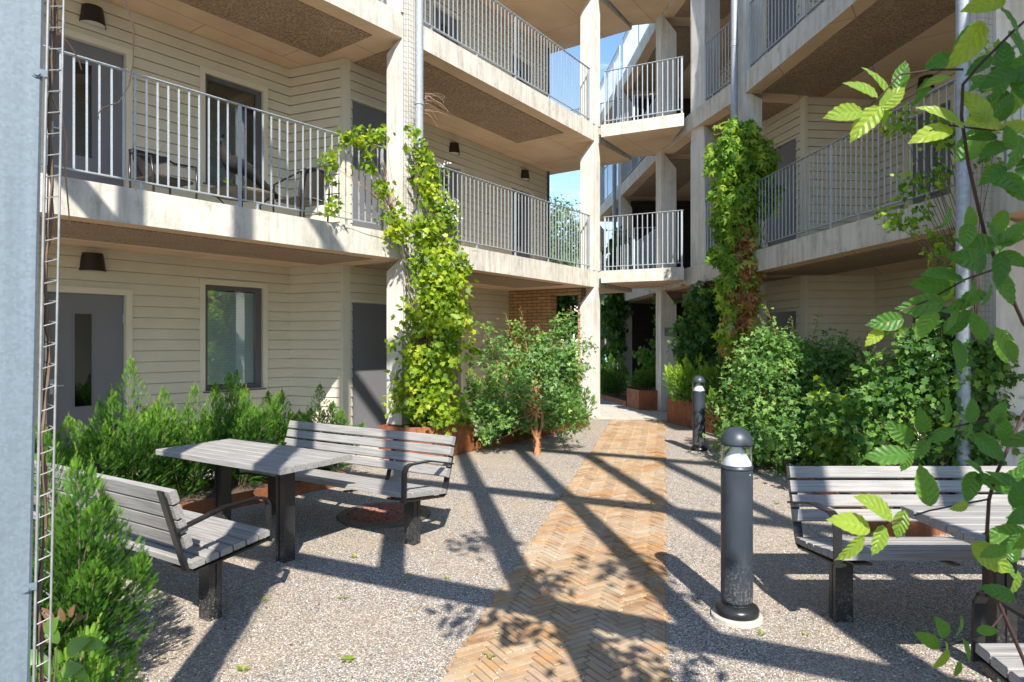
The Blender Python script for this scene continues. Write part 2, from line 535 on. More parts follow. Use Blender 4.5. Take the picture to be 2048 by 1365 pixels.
def leafmat(name, stops, trans=0.38, rough=0.42, tcol=(1.5, 1.7, 0.5), spec=0.5, vein=False):
    t = NT(name)
    a = t.n('Attribute'); a.attribute_name = 'tint'
    c = t.ramp(a.outputs['Fac'], [(i / (len(stops) - 1), s) for i, s in enumerate(stops)])
    if vein == 1:
        c = t.mix(0.5, c, t.ramp(t.noise(t.pos(), 45, 4), [(0.3, 0.75), (0.7, 1.15)]), 'MULTIPLY')
    if vein == 2:
        ru = t.n('Attribute'); ru.attribute_name = 'rib'; al = t.n('Attribute'); al.attribute_name = 'along'
        m1 = t.n('Math'); m1.operation = 'MULTIPLY_ADD'; m1.inputs[1].default_value = -0.22
        t.l(ru.outputs['Fac'], m1.inputs[0]); t.l(al.outputs['Fac'], m1.inputs[2])
        m2 = t.n('Math'); m2.operation = 'MULTIPLY'; m2.inputs[1].default_value = 6.5; t.l(m1.outputs[0], m2.inputs[0])
        m3 = t.n('Math'); m3.operation = 'PINGPONG'; m3.inputs[1].default_value = 0.5; t.l(m2.outputs[0], m3.inputs[0])
        side = t.ramp(m3.outputs[0], [(0.0, 1.0), (0.09, 0.0)])
        mid = t.ramp(ru.outputs['Fac'], [(0.03, 1.0), (0.09, 0.0)])
        vn = t.mix(1.0, side, mid, 'LIGHTEN')
        c = t.mix(t.mix(1.0, vn, (0.30, 0.30, 0.30), 'MULTIPLY'), c, t.mix(1.0, c, (1.7, 1.5, 1.8), 'MULTIPLY'))
        spots = t.ramp(t.noise(t.pos(), 90, 3), [(0.68, 0.0), (0.76, 0.8)])
        c = t.mix(spots, c, (0.20, 0.15, 0.05))
        edge = t.ramp(ru.outputs['Fac'], [(0.9, 0.0), (1.0, 0.35)])
        c = t.mix(edge, c, (0.36, 0.36, 0.07))
        puff = t.ramp(m3.outputs[0], [(0.0, 0.0), (0.5, 1.0)])
        t.bump(puff, 0.5, 0.004)
    t.col(c)
    t.set(Roughness=rough)
    t.b.inputs['Specular IOR Level'].default_value = spec
    tb = t.n('BsdfTranslucent')
    cc = t.mix(1.0, c, tcol, 'MULTIPLY')
    t.l(cc, tb.inputs[0])
    ms = t.n('MixShader'); ms.inputs[0].default_value = trans
    t.l(t.b.outputs[0], ms.inputs[1]); t.l(tb.outputs[0], ms.inputs[2]); t.l(ms.outputs[0], t.out.inputs[0])
    return t.m
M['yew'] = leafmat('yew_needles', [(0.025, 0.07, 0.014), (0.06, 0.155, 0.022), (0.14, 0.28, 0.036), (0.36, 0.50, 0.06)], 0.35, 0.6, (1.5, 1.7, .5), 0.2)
M['lime'] = leafmat('lime_vine_leaf', [(0.08, 0.16, 0.02), (0.16, 0.27, 0.022), (0.27, 0.38, 0.028), (0.42, 0.48, 0.04)], 0.5, 0.45, (1.6, 1.6, 0.4))
M['maple'] = leafmat('maple_leaf', [(0.04, 0.11, 0.03), (0.08, 0.18, 0.045), (0.145, 0.27, 0.06), (0.25, 0.37, 0.075)], 0.32, 0.45)
M['shrub'] = leafmat('shrub_leaf', [(0.045, 0.115, 0.03), (0.085, 0.19, 0.05), (0.14, 0.27, 0.065), (0.24, 0.37, 0.085)], 0.38, 0.5, (1.5, 1.7, .5), .35)
M['dark'] = leafmat('dark_vine_leaf', [(0.03, 0.085, 0.022), (0.055, 0.135, 0.03), (0.09, 0.20, 0.035), (0.17, 0.29, 0.045)], 0.38, 0.55, (1.5, 1.7, 0.5), 0.3)
M['creeper'] = leafmat('creeper_leaf', [(0.06, 0.15, 0.02), (0.13, 0.26, 0.03), (0.22, 0.36, 0.04), (0.38, 0.46, 0.05)], 0.42, 0.55, (1.5, 1.7, .5), .3)
M['autumn'] = leafmat('autumn_creeper_leaf', [(0.34, 0.11, 0.06), (0.44, 0.24, 0.07), (0.42, 0.38, 0.07), (0.28, 0.40, 0.06)], 0.35, 0.45, (1.4, 1.2, 0.6))
M['bigleaf'] = leafmat('wisteria_leaf', [(0.035, 0.11, 0.03), (0.055, 0.155, 0.035), (0.10, 0.22, 0.04), (0.26, 0.36, 0.06)], 0.4, 0.45, (1.5, 1.6, 0.5), 0.45, 1)
M['nearleaf'] = leafmat('near_leaf', [(0.045, 0.14, 0.03), (0.075, 0.20, 0.035), (0.15, 0.29, 0.04), (0.33, 0.42, 0.055)], 0.5, 0.42, (1.5, 1.6, 0.5), 0.45, 2)
M['litter'] = leafmat('dead_leaf_litter', [(0.10, 0.05, 0.025), (0.2, 0.11, 0.05), (0.30, 0.19, 0.09), (0.35, 0.30, 0.10)], 0.15, 0.8)
M['tree'] = leafmat('tree_leaf', [(0.03, 0.07, 0.02), (0.05, 0.11, 0.03), (0.09, 0.17, 0.04), (0.14, 0.23, 0.05)], 0.35, 0.5)
M['redtip'] = leafmat('orange_tip_leaf', [(0.22, 0.10, 0.03), (0.28, 0.2, 0.04), (0.2, 0.26, 0.05)], 0.4, 0.45)

# ------------------------------------------------------------ leaf templates (local Y = towards the tip, Z = leaf normal)
def T_oval(w=0.5, fold=0.12):
    ys = [0.0, 0.18, 0.45, 0.75, 1.0]; ws = [0.0, 0.72, 1.0, 0.66, 0.0]
    v = []; f = []
    for y, k in zip(ys, ws):
        dz = -0.22 * (y - 0.3) ** 2
        v.append((0, y, dz))
        v.append((-w / 2 * k, y, dz + fold * k * w))
        v.append((w / 2 * k, y, dz + fold * k * w))
    f += [(0, 3, 4), (0, 5, 3)]
    for i in (1, 2):
        a = i * 3; b = a + 3
        f += [(a, b, b + 1, a + 1), (a, a + 2, b + 2, b)]
    f += [(9, 12, 10), (9, 11, 12)]
    return np.array(v), f
def T_leaflet(w=0.42):
    return np.array([(0, 0, 0), (w / 2, 0.45, 0.05), (0, 1, -0.08), (-w / 2, 0.45, 0.05), (0, 0.5, -0.02)]), [(0, 1, 4), (1, 2, 4), (2, 3, 4), (3, 0, 4)]
def combine(parts):
    v = []; f = []; o = 0
    for pv, pf in parts:
        v.append(pv); f += [tuple(i + o for i in q) for q in pf]; o += len(pv)
    return np.vstack(v), f
def xf(t, ang, s=1.0, off=(0, 0, 0), droop=0.0):
    v = t[0] * s
    v = v.copy(); v[:, 2] -= droop * v[:, 1] ** 2
    c, sn = math.cos(ang), math.sin(ang)
    x = v[:, 0] * c - v[:, 1] * sn; y = v[:, 0] * sn + v[:, 1] * c
    return np.stack([x, y, v[:, 2]], 1) + np.array(off), t[1]
def T_serrated(w=0.56, fold=0.10, n=9):
    v = []; f = []
    for i in range(n + 1):
        y = i / n
        k = (math.sin(math.pi * y ** 0.82)) ** 0.8 if 0 < y < 1 else 0
        if 0 < i < n: k *= 1.0 if i % 2 else 0.93
        dz = -0.20 * (y - 0.3) ** 2 + 0.012 * math.sin(i * 2.3)
        ys = y - (0.03 if i % 2 == 0 and 0 < i < n else 0)
        v += [(0, y, dz), (-w / 2 * k, ys, dz + fold * k * w + .01 * math.sin(i * 1.9)), (w / 2 * k, ys, dz + fold * k * w + .012 * math.sin(i * 2.7))]
    for i in range(n):
        a = i * 3; b = a + 3
        if i == 0: f += [(0, b, b + 1), (0, b + 2, b)]
        elif i == n - 1: f += [(a, b, a + 1), (a, a + 2, b)]
        else: f += [(a, b, b + 1, a + 1), (a, a + 2, b + 2, b)]
    return np.array(v), f
T_SER = T_serrated(0.5, 0.13, 13)
SER_U = np.tile([0.0, 1.0, 1.0], len(T_SER[0]) // 3); SER_V = np.repeat(np.linspace(0, 1, len(T_SER[0]) // 3), 3)
T_OV = T_oval()
T_TRI = combine([xf(T_leaflet(0.55), 0, 0.62, (0, 0.38, 0)), xf(T_leaflet(0.55), 1.0, 0.5, (0, 0.3, 0)), xf(T_leaflet(0.55), -1.0, 0.5, (0, 0.3, 0))])
T_PALM = combine([xf(T_leaflet(0.42), a, s, (0, 0.05, 0), 0.35) for a, s in ((0, 1), (0.85, 0.85), (-0.85, 0.85), (1.75, 0.6), (-1.75, 0.6))])
def T_lobed():
    pts = [(0, 0), (0.22, -0.08), (0.42, 0.1), (0.30, 0.30), (0.52, 0.52), (0.24, 0.58), (0.0, 1.0), (-0.24, 0.58), (-0.52, 0.52), (-0.30, 0.30), (-0.42, 0.1), (-0.22, -0.08)]
    v = [(x, y, 0.18 * abs(x) - 0.12 * y * y) for x, y in pts] + [(0, 0.35, -0.03)]
    n = len(pts)
    return np.array(v), [(i, (i + 1) % n, n) for i in range(n)]
T_LOB = T_lobed()
T_LEAF1 = T_leaflet(0.6)
def T_yew(pairs=13, nl=0.13, nw=0.035):
    parts = []
    for i in range(pairs):
        y = 0.06 + 0.92 * i / pairs
        k = (1 - 0.55 * (i / pairs) ** 3)
        curve = -0.16 * y * y
        for sgn in (-1, 1):
            a = 0.95 - 0.35 * i / pairs
            dx, dy = math.sin(a) * sgn * nl * k, math.cos(a) * nl * k
            lift = 0.035 * (1 if i % 2 else 0.4)
            p0 = np.array((0, y - nw / 2, curve)); p1 = np.array((0, y + nw / 2, curve))
            p2 = np.array((dx * 0.7, y + dy * 0.7 + nw / 2, curve + lift)); p3 = np.array((dx, y + dy, curve + lift)); p4 = np.array((dx * 0.7, y + dy * 0.7 - nw / 3, curve + lift))
            parts.append((np.array([p0, p4, p3, p2, p1]), [(0, 1, 2, 3, 4)] if sgn > 0 else [(4, 3, 2, 1, 0)]))
    t = 0.012
    parts.append((np.array([(-t, 0, 0.0), (t, 0, 0.0), (t, 0.5, -0.04), (-t, 0.5, -0.04), (0, 1, -0.16)]), [(0, 1, 2, 3), (3, 2, 4)]))
    return combine(parts)
T_YEW = T_yew(6, 0.34, 0.13)
T_YEWN = T_yew(8, 0.27, 0.10)
T_OCT = (np.array([(.5, 0, 0), (0, .55, 0.05), (-.45, 0, 0), (0, -.5, 0), (0.05, 0, .38), (0, 0, -.3)]), [(0, 1, 4), (1, 2, 4), (2, 3, 4), (3, 0, 4), (1, 0, 5), (2, 1, 5), (3, 2, 5), (0, 3, 5)])
T_FLOWER = combine([xf(T_leaflet(0.4), a, 0.9) for a in np.linspace(0, 2 * math.pi, 6)[:-1]])

def unit(a):
    return a / np.maximum(np.linalg.norm(a, axis=-1, keepdims=True), 1e-9)

def leaves(name, mat, tmpl, P, A, Nr, S, tint, parent=None, uv=None):
    tv, tf = tmpl
    P = np.asarray(P, float); n = len(P)
    A = unit(np.asarray(A, float)); Nr = np.asarray(Nr, float)
    X = unit(np.cross(A, Nr)); Z = np.cross(X, A)
    S = np.asarray(S, float).reshape(n, 1, 1)
    V = P[:, None, :] + S * (tv[None, :, 0:1] * X[:, None, :] + tv[None, :, 1:2] * A[:, None, :] + tv[None, :, 2:3] * Z[:, None, :])
    if parent is not None:
        V = V - np.array(wloc(parent))
    k = len(tv)
    V = V.reshape(-1, 3)
    lens = np.array([len(f) for f in tf]); flat = np.concatenate([np.array(f) for f in tf])
    loops = (flat[None, :] + (np.arange(n) * k)[:, None]).reshape(-1)
    tot = np.tile(lens, n); start = np.concatenate([[0], np.cumsum(tot)[:-1]])
    me = bpy.data.meshes.new(name)
    me.vertices.add(len(V)); me.vertices.foreach_set("co", V.astype(np.float32).reshape(-1))
    me.loops.add(len(loops)); me.loops.foreach_set("vertex_index", loops.astype(np.int32))
    me.polygons.add(len(tot)); me.polygons.foreach_set("loop_start", start.astype(np.int32))
    me.polygons.foreach_set("loop_total", tot.astype(np.int32))
    at = me.attributes.new("tint", 'FLOAT', 'POINT')
    at.data.foreach_set("value", np.repeat(np.clip(tint, 0, 1), k).astype(np.float32))
    if uv is not None:
        for nm, arr in (('rib', uv[0]), ('along', uv[1])):
            a2 = me.attributes.new(nm, 'FLOAT', 'POINT'); a2.data.foreach_set("value", np.tile(arr, n).astype(np.float32))
    me.materials.append(mat)
    me.update(calc_edges=True); me.validate()
    o = bpy.data.objects.new(name, me); COL.objects.link(o)
    if parent is not None: o.parent = parent
    return o

def rvec(n):
    return unit(RN.normal(size=(n, 3)))

def clusters(blobs, m):
    """cluster centres filling the outer part of some ellipsoids"""
    w = np.array([b[3] * b[4] * b[5] for b in blobs]) ** 0.6; w /= w.sum()
    idx = RN.choice(len(blobs), m, p=w)
    B = np.array([b[:6] for b in blobs])[idx]
    d = rvec(m)
    r = RN.random(m) ** 0.45
    return B[:, :3] + d * r[:, None] * B[:, 3:6], d

def foliage(parent, blobs, m, per, size, mat, tmpl, sig=0.07, up=0.6, droop=0.3, tint=0.45, tv=0.25, name='foliage', ground=None):
    C, D = clusters(blobs, m)
    P = np.repeat(C, per, 0) + RN.normal(size=(m * per, 3)) * sig
    Dn = np.repeat(D, per, 0)
    n = len(P)
    Nr = unit(Dn * 0.7 + np.array([0, 0, up]) + rvec(n) * 0.75 + np.array([0.0, -0.25, 0]))
    A = unit(Dn * 0.6 + rvec(n) * 0.9 + np.array([0, 0, -droop]))
    S = size * (0.6 + 0.7 * RN.random(n))
    ct = np.repeat(RN.normal(size=m) * tv * 0.5, per)
    T = tint + ct + RN.normal(size=n) * tv * 0.6
    if ground is not None:
        P[:, 2] = np.maximum(P[:, 2], ground + RN.random(n) * 0.1)
    o = leaves(name, mat, tmpl, P, A, Nr, S, T, parent)
    return o, C

def branches(parent, base, tips, mat, r0=0.02, r1=0.004, name='stem', frac=1.0, n=5, split=0.35):
    mb = MB()
    base = Vector(base)
    for t in tips:
        if R.random() > frac: continue
        t = Vector(t)
        b = base + Vector((R.uniform(-1, 1), R.uniform(-1, 1), 0)) * r0 * 2
        mid = b.lerp(t, split); mid.x = b.x + (t.x - b.x) * split * 0.6; mid.y = b.y + (t.y - b.y) * split * 0.6
        mid.z = b.z + (t.z - b.z) * (split + 0.2)
        pts = []
        for i in range(6):
            k = i / 5
            p = b * (1 - k) ** 2 + mid * 2 * k * (1 - k) + t * k * k
            if 0 < i < 5: p += Vector((R.gauss(0, .01), R.gauss(0, .01), 0))
            pts.append(p)
        mb.tube(pts, [r0 + (r1 - r0) * i / 5 for i in range(6)], n, False)
    return build(name, mb, mat, parent)

# ------------------------------------------------------------ plan of the place (metres, camera above the origin, y away from it)
L0 = Vector((-4.18, 5.82)); C1 = Vector((-1.60, 9.06)); C2 = Vector((1.80, 13.90))
FA = F(L0, C1); FB = F(C1, C2)
C3 = Vector((3.62, 13.05)); R1 = Vector((4.0, 11.3)); R0 = Vector((4.5, 6.2)); RE = Vector((4.35, 2.6))
C4 = Vector((3.40, 14.95)); C5 = Vector((3.2, 19.3)); C6 = Vector((2.95, 23.2))
TOP = [0.0, 3.1, 6.21, 9.32]
TH = 0.35
WN = 2.17

# ------------------------------------------------------------ ground, path, paving
mb = MB(); mb.add([(-150, -60, 0), (150, -60, 0), (150, 240, 0), (-150, 240, 0)], [(0, 1, 2, 3)])
structure(build('ground', mb, M['gravel']))

def pathl(y): return -1.033 + 0.233 * y
PY0, PY1 = -1.5, 13.12
PWID = 1.06
mb = MB(); mb.add([(pathl(PY0), PY0, 0.004), (pathl(PY0) + PWID, PY0, 0.004), (pathl(PY1) + PWID, PY1, 0.004), (pathl(PY1), PY1, 0.004)], [(0, 1, 2, 3)])
structure(build('path_bed', mb, M['sand']))

def herringbone():
    k = 4; w = 0.046; g = 0.0035
    d = Vector((0.233, 1)).normalized(); e = Vector((d.y, -d.x))
    s2 = math.sqrt(0.5)
    a = (d + e) * s2; b = (d - e) * s2
    O = Vector((pathl(PY0), PY0)); Lp = (PY1 - PY0) * math.sqrt(1 + 0.233 ** 2); Wp = PWID * d.y
    V = []; Fc = []; T = []
    def clip(poly, nx, off):
        out = []
        for i in range(len(poly)):
            p, q = poly[i], poly[(i + 1) % len(poly)]
            dp, dq = p.dot(nx) - off, q.dot(nx) - off
            if dp >= 0: out.append(p)
            if (dp >= 0) != (dq >= 0): out.append(p + (q - p) * (dp / (dp - dq)))
        return out
    N = int(Lp / w * 1.5) + 20
    for j in range(-30, N):
        for i0 in range(-30, N):
            v = (i0 - j) % (2 * k)
            if v == 0: rect = (i0, i0 + k, j, j + 1)
            elif v == 2 * k - 1: rect = (i0, i0 + 1, j, j + k)
            else: continue
            cx = (rect[0] + rect[1]) / 2 * w; cy = (rect[2] + rect[3]) / 2 * w
            c = a * cx + b * cy
            if not (-0.2 < c.dot(d) < Lp + 0.2 and -0.25 < c.dot(e) < Wp + 0.25): continue
            x0, x1, y0, y1 = rect[0] * w + g, rect[1] * w - g, rect[2] * w + g, rect[3] * w - g
            poly = [a * x0 + b * y0, a * x1 + b * y0, a * x1 + b * y1, a * x0 + b * y1]
            je = R.uniform(-0.03, 0.012)
            for nx, off in ((e, 0.0 + je), (-e, -(Wp + je)), (d, 0), (-d, -Lp)):
                poly = clip(poly, nx, off)
                if len(poly) < 3: break
            if len(poly) < 3: continue
            z = 0.014 + R.uniform(-0.0025, 0.0025)
            tl = R.uniform(-0.002, 0.002)
            cen = sum(poly, Vector((0, 0))) / len(poly)
            o = len(V); n = len(poly)
            for p in poly:
                q = O + p; V.append((q.x, q.y, -0.004))
            for p in poly:
                q = O + p; V.append((q.x, q.y, z - 0.004))
            for p in poly:
                q = O + cen + (p - cen) * 0.93; V.append((q.x, q.y, z + tl * (1 if (p - cen).dot(d) > 0 else -1)))
            fs = [tuple(o + 2 * n + i for i in range(n))]
            for i in range(n):
                i2 = (i + 1) % n
                fs.append((o + i, o + i2, o + n + i2, o + n + i))
                fs.append((o + n + i, o + n + i2, o + 2 * n + i2, o + 2 * n + i))
            Fc += fs
            T += [min(1, max(0, R.gauss(0.44, 0.19)))] * (3 * n)
    me = bpy.data.meshes.new('brick_path'); me.from_pydata(V, [], Fc)
    at = me.attributes.new('tint', 'FLOAT', 'POINT'); at.data.foreach_set('value', T)
    me.materials.append(M['pathbrick']); me.update()
    o = bpy.data.objects.new('brick_path', me); COL.objects.link(o)
    structure(o)
herringbone()
def stones_mat():
    t = NT('gravel_stones')
    a = t.n('Attribute'); a.attribute_name = 'tint'
    c = t.ramp(a.outputs['Fac'], [(0, (0.13, 0.115, 0.105)), (0.3, (0.28, 0.25, 0.22)), (0.6, (0.39, 0.35, 0.31)), (0.85, (0.49, 0.42, 0.36)), (1, (0.70, 0.67, 0.64))])
    t.col(c); t.set(Roughness=0.85)
    return t.m
M['stones'] = stones_mat()
# loose stones on the gravel nearest the camera and kicked onto the path edges
def stones():
    n = 85000
    y = 2.3 + 6.2 * RN.random(n) ** 1.5
    x = (RN.random(n) * 2 - 1) * y * 0.80
    d = x - (pathl(y)); on = (d > 0.02) & (d < PWID - 0.02)
    edge = np.minimum(np.abs(d), np.abs(d - PWID))
    keep = (~on) | (RN.random(n) < 0.08 + 0.9 * np.exp(-edge / 0.075))
    x, y, on = x[keep], y[keep], on[keep]; n = len(x)
    P = np.stack([x, y, np.where(on, 0.013, 0.002)], 1)
    A = rvec(n) * np.array([1, 1, .2]); N = rvec(n) * .25 + np.array([0, 0, 1.0])
    o = leaves('gravel_stones', M['stones'], T_OCT, P, A, N, 0.005 + 0.009 * RN.random(n) ** 2.5, RN.random(n))
    tag(o, 'loose beige and grey stones of the gravel, some kicked onto the path edges', 'gravel', kind='stuff')
stones()


mb = MB()
def sheet(mb, poly, z):
    mb.add([(x, y, z) for x, y in poly], [tuple(range(len(poly)))])
sheet(mb, [(0.9, 13.3), (1.9, 13.13), (3.2, 13.13), (3.5, 14.6), (2.95, 15.0), (2.5, 18.4), (2.3, 40), (-3.5, 40), (-3.5, 17.5), (0.2, 15.6)], 0.008)
structure(build('passage_pavement', mb, M['paving']))
mb = MB()
pA = [FA.xy(-3, -0.05), FA.xy(FA.L, -0.05), FB.xy(5.6, -0.05), FB.xy(5.6, 2.6), isect(FA.p + FA.n * 2.6, FA.u, FB.p + FB.n * 2.6, FB.u), FA.xy(-3, 2.6)]
sheet(mb, pA, 0.012)
structure(build('walkway_under_left_gallery', mb, M['paving']))
mb = MB()
sheet(mb, [(p.x, p.y) for p in (RE + Vector((.15, 0)), Vector((9, 2.6)), Vector((9, 24)), C6 + Vector((.1, 0)), C5 + Vector((.1, 0)), C4 + Vector((.1, 0)), C3 + Vector((.1, 0)), R1 + Vector((.1, 0)), R0 + Vector((.1, 0)))], 0.012)
structure(build('walkway_under_right_gallery', mb, M['paving']))

# ------------------------------------------------------------ buildings
LB = thing('apartment_building', 'pale apartment block with beige siding and sunlit concrete galleries on the left of the path', 'building', (C1.x, C1.y, 0), group='apartment blocks round the courtyard')
RB = thing('apartment_building', 'shaded apartment block with concrete galleries on the right, behind the creeper and shrubs', 'building', (R1.x, R1.y, 0), group='apartment blocks round the courtyard')

def offs(line, n):
    """offset a polyline by n to the left of its direction"""
    out = []
    fr = [F(a, b) for a, b in zip(line[:-1], line[1:])]
    out.append(fr[0].xy(0, n))
    for a, b in zip(fr[:-1], fr[1:]):
        out.append(isect(a.xy(0, n), a.u, b.xy(0, n), b.u))
    out.append(fr[-1].xy(fr[-1].L, n))
    return out

lineL = [FA.xy(-2.5), C1, FB.xy(7.72)]
lineR = [C6, C5, C4, C3, R1, R0, RE]
for lv in (1, 2, 3):
    z1 = TOP[lv]; z0 = z1 - TH
    # front edge beam + deck; the soffit face is tinted to imitate bounced light
    for par, line in ((LB, lineL), (RB, lineR)):
        front = line; back = offs(line, 2.45)
        poly = [(p.x, p.y) for p in front] + [(p.x, p.y) for p in reversed(back)]
        mb = MB(); mb.prism(poly, z0, z1)
        o = build('slab', mb, M['concrete'], par)
        o.data.materials.append(M['soffit'])
        o.data.polygons[0].material_index = 1
        inner = offs(line, 0.26); outer = offs(line, 1.42)
        for i in range(len(line) - 1):
            a0, a1, b0, b1 = inner[i], inner[i + 1], outer[i], outer[i + 1]
            u = (a1 - a0).normalized(); e = 0.22 if i else 0.5
            mb = MB()
            if i == len(line) - 2 and par is LB:
                # the wood wool board stops at the column line
                k = 5.2 / 7.72; a1 = a0.lerp(a1, k); b1 = b0.lerp(b1, k)
            mb.prism([tuple(a0 + u * e), tuple(a1 - u * 0.22), tuple(b1 - u * 0.22), tuple(b0 + u * e)], z0 - 0.012, z0 + 0.01)
            build('soffit_board', mb, M['panel'], par)
# bridge decks across the passage
br_f = [Vector((1.90, 13.86)), Vector((3.47, 13.12)), Vector((3.50, 15.22)), FB.xy(7.72, -0.002)]
for lv in (1, 2, 3):
    b = thing('gallery_bridge', ['', 'lower concrete footbridge slab spanning the passage, one storey up', 'upper concrete footbridge slab spanning the passage, two storeys up', 'topmost concrete footbridge slab at the top edge of the picture'][lv], 'footbridge', (2.6, 14.3, TOP[lv]), group='footbridges over the passage')
    mb = MB(); mb.prism([tuple(p) for p in br_f], TOP[lv] - 0.26, TOP[lv] - 0.004)
    o = build('slab', mb, M['concrete'], b)
    o.data.materials.append(M['soffit']); o.data.polygons[0].material_index = 1

def column(parent, P, ang, w, tops, mat=None, nar=0.14, chamfer=0.34, base=0.0, proud=0.012, name='column'):
    """a storey-high precast column, narrowing to a neck under each slab. P = front centre, ang = direction of its width"""
    mat = mat or M['concrete_col']
    u = Vector((math.cos(ang), math.sin(ang))); n = Vector((-u.y, u.x))
    mb = MB()
    for k in range(len(tops)):
        zb = base if k == 0 else tops[k - 1] + 0.001
        zt = tops[k] - TH
        h = w / 2; hn = nar / 2
        def ring(hh, z, n0=-proud, n1=w - proud):
            return [(P + u * a + n * b).to_tuple() + (z,) for a, b in ((-hh, n0), (hh, n0), (hh, n1), (-hh, n1))]
        zs = [(h, zb), (h, zt - chamfer), (hn, zt + 0.02), (hn, tops[k] - 0.002)]
        vs = []
        for hh, z in zs:
            r_ = ring(h, z)
            if hh != h:
                f_ = ring(hh, z)
                r_[0] = f_[0]; r_[1] = f_[1]
                if z > zt: 
                    r_[2] = ring(hh, z, -proud, 0.06)[2]; r_[3] = ring(hh, z, -proud, 0.06)[3]
            vs.append(r_)
        V = [p for r_ in vs for p in r_]
        fs = [(3, 2, 1, 0)]
        for i in range(3):
            for j in range(4):
                fs.append((i * 4 + j, i * 4 + (j + 1) % 4, (i + 1) * 4 + (j + 1) % 4, (i + 1) * 4 + j))
        fs.append((12, 13, 14, 15))
        mb.add(V, fs)
    return build(name, mb, mat, parent)
angA = math.atan2(FA.u.y, FA.u.x); angB = math.atan2(FB.u.y, FB.u.x)
def ang_of(a, b): return math.atan2((b - a).y, (b - a).x)
column(LB, C1 + (FA.u + FB.u) * 0.11 - (FA.n + FB.n) * 0.006, (angA + angB) / 2, 0.31, TOP[1:], nar=0.23, chamfer=0.16)
column(LB, C2, angB, 0.31, TOP[1:])
column(LB, FA.xy(-2.0, 0), angA, 0.33, TOP[1:])
column(RB, C3 + Vector((0.1, -0.05)), ang_of(C3, R1) + 0.25, 0.40, TOP[1:], nar=0.34)
column(RB, R1, ang_of(C3, R0), 0.30, TOP[1:], nar=0.26, chamfer=0.1)
column(RB, R0, ang_of(R1, R0), 0.31, TOP[1:], nar=0.28, chamfer=0.1)
column(RB, C4 + Vector((-.02, 0)), ang_of(C4, C3) + 0.0, 0.36, TOP[1:], nar=0.355)
column(RB, C5, ang_of(C5, C4), 0.34, TOP[1:], nar=0.335)
column(RB, C6, ang_of(C6, C5), 0.34, TOP[1:])

# walls
def siding(parent, fr, u0, u1, n, z0, z1, openings=(), pitch=0.145, name='siding_wall'):
    mb = MB()
    nb = int(math.ceil((z1 - z0) / pitch))
    for b in range(nb):
        ba, bb = z0 + b * pitch, min(z0 + (b + 1) * pitch, z1)
        cuts = sorted({ba, bb} | {z for o in openings for z in (o[2], o[3]) if ba < z < bb})
        for za, zb_ in zip(cuts[:-1], cuts[1:]):
            zm = (za + zb_) / 2
            iv = [(u0, u1)]
            for o in openings:
                if o[2] < zm < o[3]:
                    nv = []
                    for a, c in iv:
                        if o[0] > a: nv.append((a, min(c, o[0])))
                        if o[1] < c: nv.append((max(a, o[1]), c))
                    iv = [(a, c) for a, c in nv if c - a > 1e-4]
            gz = 0.011
            def fz(z): return n - 0.008 - 0.014 * max(0.0, 1 - (z - ba - gz - 0.012) / (pitch - gz - 0.012))
            for a, c in iv:
                if za == ba:
                    if zb_ - za < gz + 0.014: continue
                    lv_ = [(n - 0.004, za), (n + 0.014, za), (n + 0.014, za + gz), (n - 0.022, za + gz), (n - 0.022, za + gz + 0.012), (fz(zb_), zb_)]
                else:
                    lv_ = [(fz(za), za), (fz(zb_), zb_)]
                m_ = len(lv_)
                mb.add([fr.pt(a, q, z) for q, z in lv_] + [fr.pt(c, q, z) for q, z in lv_], [(i, m_ + i, m_ + i + 1, i + 1) for i in range(m_ - 1)])
    # sheathing just behind the boards
    cuts = sorted({z0, z1} | {z for o in openings for z in (o[2], o[3])})
    for za, zb_ in zip(cuts[:-1], cuts[1:]):
        iv = [(u0 - 0.02, u1 + 0.02)]
        for o in openings:
            if o[2] < (za + zb_) / 2 < o[3]:
                iv = [q for a, c in iv for q in ((a, min(c, o[0])), (max(a, o[1]), c)) if q[1] - q[0] > 1e-4]
        for a, c in iv:
            mb.add([fr.pt(a, n + 0.024, za), fr.pt(c, n + 0.024, za), fr.pt(c, n + 0.024, zb_), fr.pt(a, n + 0.024, zb_)], [(0, 1, 2, 3)])
    o = build(name, mb, M['siding'], parent)
    return o

def casing(parent, fr, u0, u1, n, z0, z1, w=0.075, bottom=True):
    mb = MB()
    a, b = n - 0.032, n + 0.09
    fr.box(mb, u0 - w, u0, a, b, z0, z1 + w)
    fr.box(mb, u1, u1 + w, a, b, z0, z1 + w)
    fr.box(mb, u0, u1, a, b, z1, z1 + w)
    if bottom: fr.box(mb, u0 - w, u1 + w, a - 0.01, b, z0 - 0.05, z0)
    return build('casing', mb, M['trim'], parent)

